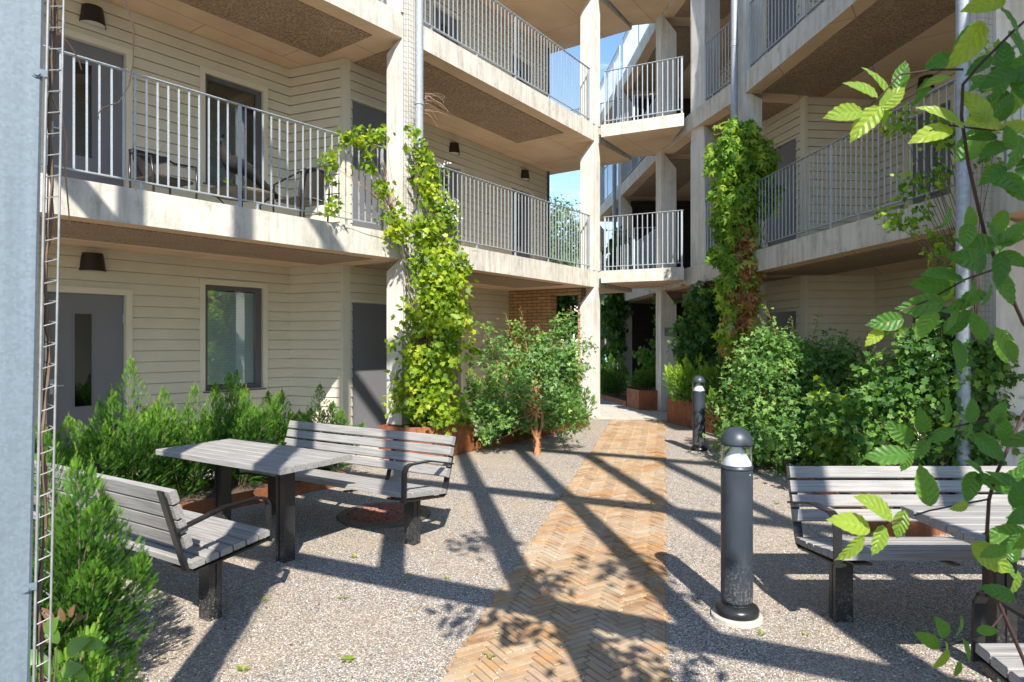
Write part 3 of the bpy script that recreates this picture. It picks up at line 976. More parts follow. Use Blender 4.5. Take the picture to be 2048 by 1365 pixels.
def door(parent, fr, u0, u1, n, z0, z1, glazed=True, hinge_right=True, reveal=0.05):
    mb = MB()
    n1 = n + reveal
    mb2 = MB()
    if glazed:
        wd = u1 - u0
        g0, g1 = u0 + wd * 0.36, u0 + wd * 0.58
        if not hinge_right: g0, g1 = u1 - wd * 0.58, u1 - wd * 0.36
        za, zb_ = z0 + 0.75, z1 - 0.25
        fr.box(mb, u0, g0, n1, n1 + 0.045, z0, z1); fr.box(mb, g1, u1, n1, n1 + 0.045, z0, z1)
        fr.box(mb, g0, g1, n1, n1 + 0.045, z0, za); fr.box(mb, g0, g1, n1, n1 + 0.045, zb_, z1)
        for (a, b, c, d) in ((g0 - .02, g0, za - .02, zb_ + .02), (g1, g1 + .02, za - .02, zb_ + .02), (g0, g1, za - .02, za), (g0, g1, zb_, zb_ + .02)):
            fr.box(mb, a, b, n1 - 0.006, n1, c, d)
        fr.box(mb2, g0, g1, n1 + 0.02, n1 + 0.026, za, zb_)
    else:
        fr.box(mb, u0, u1, n1, n1 + 0.045, z0, z1)
    d = build('door', mb, M['door'], parent)
    if glazed:
        build('pane', mb2, M['doorglass'], d)
        mb = MB(); fr.box(mb, u0, u1, n1 + 0.3, n1 + 0.32, z0, z1); build('backing', mb, M['room'], d)
    mb = MB()
    hu = u0 + 0.07 if hinge_right else u1 - 0.07
    mb.tube([fr.pt(hu, n1 - 0.001, z0 + 1.02), fr.pt(hu, n1 - 0.05, z0 + 1.02), fr.pt(hu + (0.11 if hinge_right else -0.11), n1 - 0.05, z0 + 1.02)], 0.009, 8)
    fr.box(mb, hu - 0.02, hu + 0.02, n1 - 0.006, n1 - 0.001, z0 + 0.92, z0 + 1.1)
    build('handle', mb, M['galv'], d)
    hh = u1 - 0.006 if hinge_right else u0 + 0.006
    for z in (z0 + 0.25, z1 - 0.35):
        mb = MB(); mb.tube([fr.pt(hh, n1 - 0.008, z), fr.pt(hh, n1 - 0.008, z + 0.11)], 0.009, 8); build('hinge', mb, M['galv'], d)
    # jamb reveal
    mb = MB()
    fr.box(mb, u0 - 0.002, u1 + 0.002, n1 + 0.05, n1 + 0.06, z0, z1)
    return d

def window(parent, fr, u0, u1, n, z0, z1, blinds=False, curtain=False):
    mb = MB(); fw = 0.055
    a, b = n + 0.02, n + 0.08
    fr.box(mb, u0, u0 + fw, a, b, z0, z1); fr.box(mb, u1 - fw * 1.7, u1, a, b, z0, z1)
    fr.box(mb, u0 + fw, u1 - fw * 1.7, a, b, z0, z0 + fw * 1.2); fr.box(mb, u0 + fw, u1 - fw * 1.7, a, b, z1 - fw * 1.2, z1)
    o = build('window', mb, M['winframe'], parent)
    mb = MB(); fr.box(mb, u0 + fw, u1 - fw * 1.7, n + 0.045, n + 0.052, z0 + fw, z1 - fw); build('pane', mb, M['glass'], o)
    mb = MB(); fr.box(mb, u0 - 0.04, u1 + 0.04, n - 0.06, n + 0.02, z0 - 0.025, z0 - 0.005); build('sill', mb, M['winframe'], o)
    # dim room behind
    mb = MB()
    p = [fr.pt(u0, n + 0.081, z0), fr.pt(u1, n + 0.081, z0), fr.pt(u1, n + 0.9, z0), fr.pt(u0, n + 0.9, z0), fr.pt(u0, n + 0.081, z1), fr.pt(u1, n + 0.081, z1), fr.pt(u1, n + 0.9, z1), fr.pt(u0, n + 0.9, z1)]
    mb.add(p, [(0, 1, 2, 3), (4, 7, 6, 5), (1, 5, 6, 2), (2, 6, 7, 3), (3, 7, 4, 0)])
    build('room_interior', mb, M['room'], o)
    if blinds:
        mb = MB(); z = z0 + 0.08
        while z < z1 - 0.12:
            q = [fr.pt(u0 + .03, n + 0.085, z), fr.pt(u1 - .03, n + 0.085, z), fr.pt(u1 - .03, n + 0.090, z + 0.021), fr.pt(u0 + .03, n + 0.090, z + 0.021)]
            mb.add(q, [(0, 1, 2, 3)]); z += 0.023
        fr.box(mb, u0 + .03, u1 - .03, n + .083, n + .11, z1 - .12, z1 - .08)
        build('blind', mb, M['blind'], o)
    return o

lampn = [0]
def wall_lamp(fr, u, n, z, label, s=1.0, group='dark wall lamps on the gallery walls'):
    b = fr.xy(u, n)
    t = thing('wall_lamp', label, 'lamp', (b.x, b.y, z), group=group)
    mb = MB(); k = 14; w1, w0, h = 0.115 * s, 0.145 * s, 0.22 * s
    # half-round shade, wider at the bottom, its flat back to the wall
    for r0_, r1_ in (((w0, -h / 2), (w1, h / 2)),):
        vs = []; fs = []
        for (w, zz) in (r0_, r1_):
            for i in range(k + 1):
                th = math.pi * i / k
                q = fr.pt(u + w * math.cos(th), n - 0.016 - w * 1.05 * math.sin(th), z + zz); vs.append(q)
        for i in range(k): fs.append((i, i + 1, k + 1 + i + 1, k + 1 + i))
        fs.append(tuple(range(k + 1, 2 * k + 2)))
        mb.add(vs, fs)
    build('lamp_shade', mb, M['lamp'], t)
    mb = MB(); vs = [fr.pt(u + w0 * .94 * math.cos(math.pi * i / k), n - 0.017 - w0 * .98 * math.sin(math.pi * i / k), z - h / 2 + 0.012) for i in range(k + 1)]
    mb.add(vs, [tuple(range(k + 1))]); build('diffuser', mb, M['lampglass'], t)
    mb = MB(); fr.box(mb, u - w1 * .8, u + w1 * .8, n - 0.03, n - 0.012, z - h / 2 + .02, z + h / 2 - .02); build('back_plate', mb, M['lamp'], t)
    return t

FL = ['ground floor', 'first gallery', 'second gallery']
# left building, near bay
Bx = FA.xy(4.13, 1.2); Ax = FA.xy(3.85, WN)
FRet = F(Ax, Bx)
FBox = F(Bx, d=FA.u)
BOXL = 1.28
FBe = F(FBox.xy(BOXL, 0), FBox.xy(BOXL, 1.2))
for lv in range(3):
    zf = TOP[lv] + (0.015 if lv == 0 else 0.0); zc = TOP[lv + 1] - TH
    dz0 = zf + (0.03 if lv == 0 else 0.02)
    dd = (0.62, 1.48, dz0, zf + 2.17)
    ww = (2.50, 3.38, zf + (0.88 if lv == 0 else 0.72), zf + (2.38 if lv == 0 else 2.26))
    d2 = (-1.55, -0.7, zf + .8, zf + 2.2)
    siding(LB, FA, -2.5, 3.86, WN, zf, zc, [dd, ww, d2])
    casing(LB, FA, dd[0], dd[1], WN, dd[2], dd[3], bottom=False); door(LB, FA, *dd[:2], WN, *dd[2:])
    casing(LB, FA, ww[0], ww[1], WN, ww[2], ww[3]); window(LB, FA, *ww[:2], WN, *ww[2:], blinds=(lv == 0))
    casing(LB, FA, d2[0], d2[1], WN, d2[2], d2[3]); window(LB, FA, *d2[:2], WN, *d2[2:], blinds=True)
    siding(LB, FRet, 0.0, FRet.L, 0, zf, zc)
    bd = (0.16, 1.06, dz0, zf + 2.17)
    siding(LB, FBox, 0.0, BOXL, 0, zf, zc, [bd])
    door(LB, FBox, bd[0], bd[1], 0, bd[2], bd[3], glazed=False, hinge_right=False, reveal=0.012)
    mb = MB(); FBox.box(mb, -0.03, 0.11, -0.034, 0.03, zf, zc); FBox.box(mb, 1.08, BOXL + 0.02, -0.034, 0.03, zf, zc); FBox.box(mb, 0.11, 1.08, -0.028, 0.03, bd[3] + 0.01, bd[3] + 0.05)
    build('corner_board', mb, M['trim'], LB)
    mb = MB(); FBox.box(mb, BOXL - 0.04, BOXL, 0.03, 1.15, zf, zc); build('store_side', mb, M['siding'], LB)
    # far bay
    o1 = (3.12, 3.98, dz0, zf + 2.08); o2 = (5.82, 6.70, dz0, zf + 2.08)
    L_ = 5.72 if lv == 0 else 7.38
    ops = [o1] + ([] if lv == 0 else [o2])
    siding(LB, FB, 0.2, L_, WN, zf, zc, ops)
    for o in ops:
        casing(LB, FB, o[0], o[1], WN, o[2], o[3], bottom=False); door(LB, FB, o[0], o[1], WN, o[2], o[3])
    if lv:
        mb = MB(); FB.box(mb, 7.38, 7.45, WN - 0.05, WN + 0.35, zf, zc); build('end_trim', mb, M['winframe'], LB)
        mb = MB(); FB.box(mb, 7.35, 7.445, WN + 0.352, WN + 6, zf, zc); build('end_wall', mb, M['siding'], LB)
wall_lamp(FA, 1.10, WN, 2.57, 'dark half-round lamp above the ground floor door beside the left steel post')
wall_lamp(FA, 1.10, WN, 5.60, 'dark half-round lamp high on the first gallery wall near the top left corner')
wall_lamp(FB, 3.75, WN, 5.55, 'dark lamp on the first gallery wall, the nearer of two right of the drainpipe', 0.95)
wall_lamp(FB, 6.35, WN, 5.55, 'dark lamp on the first gallery wall, the farther of two, near the sky gap', 0.95)
wall_lamp(FB, 3.75, WN, 8.68, 'dark lamp on the second gallery wall at the top, behind the upper railing', 0.95)
# yellow brick end wall at ground level, with a tall opening
BW0 = FB.xy(5.72, WN + 0.1); BW1 = FB.xy(5.76, 0.30)
FW = F(BW0, BW1)
mb = MB()
oa, ob = FW.L - 0.74, FW.L - 0.06
FW.box(mb, 0, oa, 0, 0.26, 0.012, 2.749); FW.box(mb, ob, FW.L, 0, 0.26, 0.012, 2.749); FW.box(mb, oa, ob, 0.0, 0.26, 2.62, 2.749)
build('brick_wall', mb, M['brick'], LB)

# right building
lw = offs(lineR, 2.4)
FRm = F(R1, R0)
FRe = F(R0, RE)
for lv in range(3):
    zf = TOP[lv] + (0.015 if lv == 0 else 0.0); zc = TOP[lv + 1] - TH
    segs = [F(a, b) for a, b in zip(lw[:-1], lw[1:])]
    names = ['c65', 'c54', 'c43', 'c3r', 'r10', 'r0e']
    for i, s_ in enumerate(segs):
        ops = []
        if i == 4:
            sh = FRm.u.dot(lw[4] - (R1 + FRm.n * 2.4))
            a = 0.95 - sh
            ops = [(a, a + 0.9, zf + .02, zf + 2.1), (a + 1.75, a + 2.75, zf + .75, zf + 2.2)]
        if i == 1 and lv >= 0: ops = [(1.2, 2.1, zf + .02, zf + 2.1)]
        if i == 3: ops = []
        if i in (0, 1, 2) and lv == 0:
            mb = MB(); s_.box(mb, 0, s_.L - (0.002 if i < 2 else 0), 0, 0.2, 0.013, zc - 0.001); build('brick_wall', mb, M['darkbrick'], RB)
            continue
        siding(RB, s_, 0, s_.L, 0, zf, zc, ops)
        for k, o in enumerate(ops):
            casing(RB, s_, o[0], o[1], 0, o[2], o[3], bottom=(k == 1))
            if k == 0: door(RB, s_, o[0], o[1], 0, o[2], o[3], hinge_right=False)
            else: window(RB, s_, o[0], o[1], 0, o[2], o[3], blinds=(lv == 0))
    # store box by the second column
    Pn = FRm.xy(0.08, 1.12); Pf = FRm.xy(-1.25, 1.0)
    fbx = F(Pf, Pn)
    bd = (0.18, 1.08, zf + .02, zf + 2.12)
    siding(RB, fbx, 0, fbx.L, 0, zf, zc, [bd])
    door(RB, fbx, bd[0], bd[1], 0, bd[2], bd[3], glazed=False, hinge_right=True, reveal=0.012)
    fr2 = F(Pn, FRm.xy(0.08, 2.42))
    siding(RB, fr2, 0, fr2.L, 0, zf, zc)
    fr3 = F(FRm.xy(-1.25, 2.42), Pf)
    mb = MB(); fr3.box(mb, 0, fr3.L, 0.001, 0.03, zf, zc); build('store_side', mb, M['siding'], RB)
    mb = MB(); fbx.box(mb, fbx.L - 0.12, fbx.L + 0.03, -0.034, 0.02, zf, zc); fbx.box(mb, 0.02, 0.15, -0.034, 0.02, zf, zc)
    build('corner_board', mb, M['trim'], RB)
for lv in range(3):
    zf = TOP[lv] + (0.015 if lv == 0 else 0.001); zc = TOP[lv + 1] - TH - 0.001
    mb = MB(); mb.box(3.62, 5.55, 19.75, 19.95, zf, zc); build('brick_wall', mb, M['darkbrick'], RB)
FR4 = F(lw[4], lw[5]); FR3 = F(lw[3], lw[4])
wall_lamp(FR4, 1.5, 0, 5.62, 'dark lamp on the shaded first gallery wall at right, half hidden by leaves')
fl = F(lw[2], lw[3]); 
wall_lamp(fl, 0.9, 0, 2.6, 'dark lamp on the shaded ground floor wall just right of the creeper column', 1.0)

# ------------------------------------------------------------ railings
bal_me = {}
def bal_mesh(h, w, nm):
    key = (round(h, 3), w)
    if key not in bal_me:
        mb = MB(); mb.box(-w / 2, w / 2, -w * .3, w * .3, 0, h)
        me = bpy.data.meshes.new(nm); me.from_pydata([tuple(v) for v in mb.v], [], mb.f); me.materials.append(M['galv'])
        bal_me[key] = me
    return bal_me[key]
def railing(a, b, z, label, n=0.05, spacing=0.105, post_every=2.0, H=1.16, brackets=True, bw=0.017):
    fr = F(a, b); L = fr.L
    base = fr.xy(0, n)
    t = thing('railing', label, 'railing', (base.x, base.y, z), 0, 'galvanised gallery railings')
    ang = math.atan2(fr.u.y, fr.u.x)
    mb = MB(); fr.box(mb, 0, L, n - 0.022, n + 0.022, z + H - 0.010, z + H); build('handrail', mb, M['galv'], t, bevel=0.002)
    mb = MB(); fr.box(mb, 0.01, L - 0.01, n - 0.018, n + 0.018, z + 0.085, z + 0.097); build('bottom_rail', mb, M['galv'], t)
    k = max(2, int(L / 1.1))
    for i in range(k):
        u = L * (i + 0.5) / k
        mb = MB()
        fr.box(mb, u - 0.012, u + 0.012, n - 0.012, n + 0.012, z, z + 0.0845)
        fr.box(mb, u - 0.03, u + 0.03, n - 0.03, n + 0.03, z + 0.0005, z + 0.008)
        build('foot', mb, M['galv'], t)
    nb = int(L / spacing); me = bal_mesh(H - 0.108, bw, 'baluster')
    np_ = max(1, round(L / post_every))
    pu = [0.03] + [L * (i) / np_ for i in range(1, np_)] + [L - 0.03]
    cnt = 0
    for i in range(1, nb):
        u = L * i / nb
        if any(abs(u - q) < 0.045 for q in pu): continue
        p = fr.xy(u, n)
        o = bpy.data.objects.new('baluster', me); COL.objects.link(o); o.parent = t
        o.location = (p.x - base.x, p.y - base.y, 0.0975); o.rotation_euler = (0, 0, ang)
        cnt += 1
    pm = bal_mesh(H - 0.0105, 0.036, 'post')
    for q in pu:
        p = fr.xy(q, n)
        o = bpy.data.objects.new('post', pm); COL.objects.link(o); o.parent = t
        o.location = (p.x - base.x, p.y - base.y, 0.0); o.rotation_euler = (0, 0, ang)
    return t
g = 0.20
railing(FA.xy(-2.3), FA.xy(FA.L - g), 3.1, 'sunlit railing of the first gallery at left, in front of the chairs and bird figure')
railing(FA.xy(-2.3), FA.xy(FA.L - g), 6.21, 'railing of the second gallery, its foot just visible at the top beside the left drainpipe')
railing(FB.xy(g), FB.xy(FB.L - g), 3.1, 'sunlit first gallery railing between the leafy drainpipe and the bright central column', post_every=2.6)
railing(FB.xy(g), FB.xy(FB.L - g), 6.21, 'sunlit second gallery railing between the left drainpipe and the bright central column', post_every=2.6)
railing(br_f[0] + Vector((.04, 0)), br_f[1] - Vector((.02, 0)), 3.096, 'white lit railing on the lower footbridge beside the central column', n=0.05)
railing(br_f[0] + Vector((.04, 0)), br_f[1] - Vector((.02, 0)), 6.206, 'white lit railing on the upper footbridge beside the central column', n=0.05)
for lv, lb in ((1, 'first'), (2, 'second')):
    railing(FB.xy(7.66, 2.05), FB.xy(7.66, 0.05), TOP[lv], 'far end railing of the %s left gallery, seen against the sky' % lb, n=0.0)
    railing(FB.xy(7.66, -0.05), Vector((3.42, 15.2)), TOP[lv] - 0.004, 'back railing of the %s footbridge above the passage' % ('lower' if lv == 1 else 'upper'), n=-0.05)
frs = F(R1, R0)
railing(R1 + frs.u * 0.2, R0 - frs.u * 0.2, 3.1, 'long shaded railing of the first gallery at right of the creeper')
railing(R1 + frs.u * 0.2, R0 - frs.u * 0.2, 6.21, 'shaded railing of the second gallery at upper right, cut by the top edge')
fr_ = F(C3, R1)
railing(C3 + fr_.u * 0.42, R1 - fr_.u * 0.2, 3.1, 'short shaded first gallery railing half covered by the creeper')
railing(C3 + fr_.u * 0.42, R1 - fr_.u * 0.2, 6.21, 'short shaded second gallery railing left of the right drainpipe')
railing(R0 + FRe.u * 0.2, RE, 3.1, 'shaded first gallery railing at the right edge, nearest the camera')
fr_ = F(C5, C4)
for lv, lb in ((1, 'first'), (2, 'second'), (3, 'topmost')):
    railing(C5 + fr_.u * 0.2, C4 - fr_.u * 0.2, TOP[lv], '%s gallery railing receding beyond the footbridges, nearer bay' % lb)
    f6 = F(C6, C5)
    railing(C6 + f6.u * 0.2, C5 - f6.u * 0.2, TOP[lv], '%s gallery railing receding beyond the footbridges, farther bay' % lb)

# ------------------------------------------------------------ drainpipes and climbing mesh
def pipe(x, y, label, r=0.06, z1=9.9, z0=0.06):
    t = thing('drainpipe', label, 'drainpipe', (x, y, 0), group='zinc drainpipes on the columns')
    mb = MB(); mb.lathe([(r, z0), (r, z1)], 20, x, y); build('pipe', mb, M['pipe'], t, smooth=True)
    for z in (1.9, 4.9, 8.0):
        mb = MB(); mb.lathe([(r + .001, z), (r + 0.009, z + .004), (r + 0.009, z + 0.05), (r + .001, z + .054)], 20, x, y)
        build('bracket', mb, M['pipe'], t)
    for z in (3.6, 6.7):
        mb = MB(); mb.lathe([(r + .001, z), (r + 0.006, z + .004), (r + 0.006, z + 0.09), (r + .001, z + .094)], 20, x, y)
        build('sleeve', mb, M['pipe'], t)
    return t
pipe(-1.30, 9.10, 'pale zinc drainpipe on the left column, wrapped in lime green vine')
pipe(3.86, 11.28, 'zinc drainpipe on the right column behind the reddening creeper')
pipe(4.18, 6.02, 'thick grey blue drainpipe at right, crossed by the near leaves')
pipe(3.06, 19.42, 'distant grey drainpipe beside the far passage column')

def mesh_panel(a, b, z0, z1, label, sx=0.05, sz=0.1, r=0.0022):
    fr = F(a, b); t = thing('climbing_mesh', label, 'wire mesh', (fr.p.x, fr.p.y, z0), group='wire climbing meshes')
    mb = MB(); L = fr.L; k = max(2, int(L / sx))
    for i in range(k + 1):
        mb.tube([fr.pt(L * i / k, 0, z0), fr.pt(L * i / k, 0, z1)], r, 3, False)
    z = z0
    while z < z1:
        mb.tube([fr.pt(0, 0, z), fr.pt(L * .5, -0.012, z + R.uniform(-.01, .01)), fr.pt(L, 0, z)], r, 3, False); z += sz
    build('wire', mb, M['mesh'], t)
    return t
mesh_panel((-1.50, 8.98), (-1.34, 9.08), 0.5, 9.3, 'rusty wire mesh between the left column and its drainpipe', 0.035, 0.075, 0.002)
mesh_panel((4.24, 5.98), (4.44, 6.00), 0.5, 9.3, 'wire mesh with square cells beside the thick grey blue drainpipe', 0.04, 0.055, 0.0014)

# ------------------------------------------------------------ planters
def planter(name, poly, h, label, th=0.012, soil=None, closed=True):
    c = sum([Vector(p) for p in poly], Vector((0, 0))) / len(poly)
    t = thing(name, label, 'planter', (c.x, c.y, 0), group='corten steel planters')
    n = len(poly); mb = MB()
    area = sum(poly[i][0] * poly[(i + 1) % n][1] - poly[(i + 1) % n][0] * poly[i][1] for i in range(n))
    P = [Vector(p) for p in (poly if area > 0 else poly[::-1])]
    inner = []
    for i in range(n):
        a, b, d = P[i - 1], P[i], P[(i + 1) % n]
        f1, f2 = F(a, b), F(b, d)
        inner.append(isect(f1.xy(0, th), f1.u, f2.xy(0, th), f2.u) if abs(f1.u.cross(f2.u)) > 1e-4 else f1.xy(f1.L, th))
    for i in range(n):
        a, b = P[i], P[(i + 1) % n]; c_, d = inner[(i + 1) % n], inner[i]
        mb.box8([(*a, 0.0), (*b, 0.0), (*c_, 0.0), (*d, 0.0), (*a, h), (*b, h), (*c_, h), (*d, h)])
    build('wall', mb, M['corten'], t)
    mb = MB(); sh = soil if soil is not None else h - 0.05
    # gently uneven mulch
    vs = [(p.x, p.y, sh) for p in inner]; cc = sum(inner, Vector((0, 0))) / n
    vs.append((cc.x, cc.y, sh + 0.03))
    mb.add(vs, [(i, (i + 1) % n, n) for i in range(n)])
    build('soil', mb, M['soil'], t)
    return t
planter('planter', [tuple(FA.xy(-1.6, -0.95)), tuple(FA.xy(2.55, -0.95)), tuple(FA.xy(2.62, -0.12)), tuple(FA.xy(-1.6, -0.12))], 0.14, 'low corten steel edging round the yew bed behind the left table')
planter('planter', [(-1.82, 8.86), (-1.42, 8.62), (-1.02, 8.72), (-0.55, 9.45), (-0.62, 9.75), (-1.05, 9.62), (-1.52, 8.90), (-1.72, 9.02)], 0.45, 'tall rust coloured planter at the foot of the lime green vine')
planter('planter', [(-0.53, 9.47), (1.43, 12.12), (1.55, 13.2), (1.1, 12.95), (-0.6, 10.1), (-0.5, 9.76)], 0.13, 'low corten edging behind the orange barked maple, below the central column')
planter('planter', [(3.05, 12.8), (3.62, 10.6), (4.05, 10.75), (3.85, 12.2), (3.42, 12.98)], 0.49, 'orange brown corten planter behind the far bollard')
planter('planter', [(3.615, 10.58), (3.45, 8.9), (3.2, 7.2), (3.0, 5.2), (4.3, 5.6), (4.2, 8.0), (3.95, 10.6)], 0.15, 'low corten edging of the bed behind the right bench')
planter('planter', [(2.8, 15.85), (2.93, 15.05), (3.52, 15.0), (3.5, 16.2), (2.95, 16.4)], 0.46, 'tall corten planter in the shaded passage under the footbridge')
planter('planter', [(2.3, 19.2), (2.79, 15.88), (2.93, 16.42), (3.3, 16.4), (3.0, 19.5)], 0.13, 'low corten edging receding into the passage')
planter('planter', [(1.9, 21.8), (2.35, 19.25), (2.9, 19.5), (2.7, 22.5)], 0.46, 'farthest corten planter at the end of the passage')

# ------------------------------------------------------------ benches and tables
def slat(mb, x0, x1, c, d1, d2, w, t, ch=0.006):
    """a chamfered board along x; c centre (y,z), d1 width direction (y,z), d2 thickness direction"""
    prof = []
    for a, b in ((-w / 2, -t / 2), (w / 2, -t / 2), (w / 2, t / 2 - ch), (w / 2 - ch, t / 2), (-w / 2 + ch, t / 2), (-w / 2, t / 2 - ch)):
        prof.append((c[0] + d1[0] * a + d2[0] * b, c[1] + d1[1] * a + d2[1] * b))
    n = len(prof)
    vs = [(x0, y, z) for y, z in prof] + [(x1, y, z) for y, z in prof]
    fs = [tuple(range(n)), tuple(range(2 * n - 1, n - 1, -1))] + [(i, n + i, n + (i + 1) % n, (i + 1) % n) for i in range(n)]
    mb.add(vs, fs)
def flatbar(mb, path, w, t, x):
    """flat bar bent in the y-z plane, width along x"""
    for i in range(len(path) - 1):
        a, b = Vector(path[i]), Vector(path[i + 1])
        d = (b - a).normalized(); nn = Vector((-d.y, d.x))
        e = d * (t * 0.35)
        p = []
        for xx in (x - w / 2, x + w / 2):
            for q in (a - e - nn * t / 2, b + e - nn * t / 2, b + e + nn * t / 2, a - e + nn * t / 2):
                p.append((xx, q.x, q.y))
        mb.box8([p[0], p[4], p[5], p[1], p[3], p[7], p[6], p[2]])
def make_bench(name, label, loc, rz, L=2.0):
    """local x along the bench, the sitter looks towards +y"""
    t = thing(name, label, 'bench', (loc[0], loc[1], 0), rz, 'weathered slatted benches')
    h = L / 2
    sd = Vector((1, 0.12)).normalized()     # seat rises slightly to the front
    sn = Vector((-sd.y, sd.x))
    mb = MB()
    for i in range(6):
        c = Vector((-0.25, 0.392)) + sd * (0.036 + i * 0.0845)
        j = R.uniform(-.004, .004)
        slat(mb, -h + j, h + j, c, sd, sn, 0.074, 0.036)
    build('seat', mb, M['wood'], t, True)
    bd = Vector((-0.30, 1)).normalized(); bn = Vector((-bd.y, bd.x)) * -1
    mb = MB()
    for i in range(4):
        c = Vector((-0.285, 0.50)) + bd * (0.036 + i * 0.0865) + Vector((0.02, 0))
        j = R.uniform(-.004, .004)
        slat(mb, -h + j, h + j, c, bd, bn, 0.072, 0.042)
    build('backrest', mb, M['wood'], t, True)
    for s in (-1, 1):
        x = s * (h - 0.035)
        mb = MB()
        flatbar(mb, [(0.235, 0.405), (-0.23, 0.352), (-0.262, 0.365), (-0.285, 0.42), (-0.405, 0.815)], 0.05, 0.012, x)
        build('side_frame', mb, M['black'], t, True)
        mb = MB()
        arm = [(-0.335, 0.60), (-0.05, 0.665), (0.17, 0.672), (0.215, 0.66), (0.238, 0.62), (0.246, 0.40)]
        flatbar(mb, arm, 0.045, 0.012, s * (h - 0.012))
        build('armrest', mb, M['black'], t, True)
        mb = MB()
        xc = s * (h - 0.17)
        mb.box(xc - 0.05, xc + 0.05, -0.075, -0.041, 0.0, 0.368); mb.box(xc - 0.05, xc + 0.05, -0.029, 0.005, 0.0, 0.375)
        mb.box(xc - 0.044, xc + 0.044, -0.040, -0.030, 0.0, 0.365)
        build('leg', mb, M['leg'], t, True)
        mb = MB()
        flatbar(mb, [(0.20, 0.398), (-0.24, 0.348)], 0.10, 0.010, xc)
        build('seat_bracket', mb, M['black'], t, True)
    for x in (-0.33 * L / 1.0 * 0.5, 0.33 * L * 0.5):
        mb = MB(); flatbar(mb, [(-0.262, 0.36), (-0.30, 0.44), (-0.412, 0.81)], 0.04, 0.010, x)
        flatbar(mb, [(0.20, 0.396), (-0.262, 0.345)], 0.04, 0.010, x)
        build('back_support', mb, M['black'], t, True)
    return t
def make_table(name, label, loc, rz, L=1.52, Wd=0.68, H=0.73, legs=((0.52, -0.1), (-0.52, 0.1))):
    t = thing(name, label, 'table', (loc[0], loc[1], 0), rz, 'weathered garden tables')
    mb = MB(); k = 6; p = Wd / k
    for i in range(k):
        j = R.uniform(-.005, .005)
        slat(mb, -L / 2 + j, L / 2 + j, (-Wd / 2 + p * (i + .5), H - 0.02), (1, 0), (0, 1), p - 0.011, 0.042, 0.005)
    build('tabletop', mb, M['wood'], t, True)
    for lx, ly in legs:
        mb = MB()
        mb.box(lx - 0.048, lx - 0.016, ly - 0.048, ly + 0.048, 0, H - 0.0565); mb.box(lx - 0.002, lx + 0.046, ly - 0.048, ly + 0.048, 0, H - 0.0565)
        mb.box(lx - 0.016, lx - 0.002, ly - 0.041, ly + 0.041, 0, H - 0.057)
        build('leg', mb, M['leg'], t, True)
        mb = MB(); mb.box(lx - 0.05, lx + 0.05, -Wd / 2 + 0.05, Wd / 2 - 0.05, H - 0.056, H - 0.0415); build('bracket', mb, M['black'], t, True)
    return t
wv = Vector((0.848, -0.53)); rw = math.atan2(wv.y, wv.x)
make_bench('garden_bench', 'grey slatted bench seen from behind at lower left, beside the steel post', (-2.43, 4.23), rw)
make_bench('garden_bench', 'grey slatted bench facing the camera behind the left table', (-1.51, 5.55), rw + math.pi)
make_table('garden_table', 'grey planked table between the two left benches', (-2.04, 5.10), rw)
make_bench('garden_bench', 'grey slatted bench at right with its full backrest towards the shrubs', (2.72, 3.70), math.pi)
make_table('garden_table', 'grey planked table at the right edge, partly hidden by near leaves', (2.83, 3.08), 0, 1.55, 0.70, 0.73, ((0.52, 0), (-0.52, 0)))
make_bench('garden_bench', 'corner of a grey slatted bench in the bottom right corner', (2.74, 2.2), 0)

# ------------------------------------------------------------ bollards
def make_bollard(label, loc, rz):
    t = thing('bollard_light', label, 'bollard', (loc[0], loc[1], 0), rz, 'slate grey bollard lights by the path')
    n = 40
    mb = MB(); mb.lathe([(0.0, 0.03), (0.118, 0.03), (0.142, 0.02), (0.145, 0.0)], n); build('concrete_base', mb, M['castconcrete'], t, True)
    mb = MB(); mb.lathe([(0.0, 0.088), (0.088, 0.088), (0.118, 0.07), (0.124, 0.055), (0.122, 0.03)], n); build('flange', mb, M['black'], t, True, True)
    mb = MB(); mb.lathe([(0.078, 0.088), (0.078, 0.098), (0.087, 0.102), (0.0885, 0.115), (0.0885, 0.862)], n); build('body', mb, M['bollard'], t, True, True)
    mb = MB(); mb.lathe([(0.0895, 0.866), (0.0895, 0.884), (0.0, 0.886)], n); build('collar', mb, M['bollard'], t, True, True)
    mb = MB(); mb.lathe([(0.084, 0.887), (0.078, 0.905), (0.05, 0.95), (0.028, 0.985), (0.024, 1.0)], n); build('reflector_cone', mb, M['white'], t, True, True)
    mb = MB(); mb.lathe([(0.087, 0.885), (0.087, 1.01)], n); build('glass_cylinder', mb, M['clearglass'], t, True, True)
    mb = MB(); prof = [(0.0, 1.0), (0.0905, 1.0)] + [(0.0905 * math.cos(a), 1.014 + 0.0905 * math.sin(a)) for a in np.linspace(0, math.pi / 2, 10)]
    mb.lathe(prof, n); build('dome', mb, M['bollard'], t, True, True)
    mb = MB(); mb.lathe([(0.004, 0.0), (0.004, 0.003), (0.0, 0.003)], 8, 0, 0)
    for v in range(len(mb.v)):
        x, y, z = mb.v[v]; mb.v[v] = (x + 0.05, -0.0730 - z, 0.84 + y)
    build('screw', mb, M['galv'], t, True)
    return t
make_bollard('nearest slate grey bollard light with domed cap, standing in gravel right of the path', (1.30, 3.76), 0)
make_bollard('farther slate grey bollard light in front of the corten planter', (2.69, 9.36), 0.4)

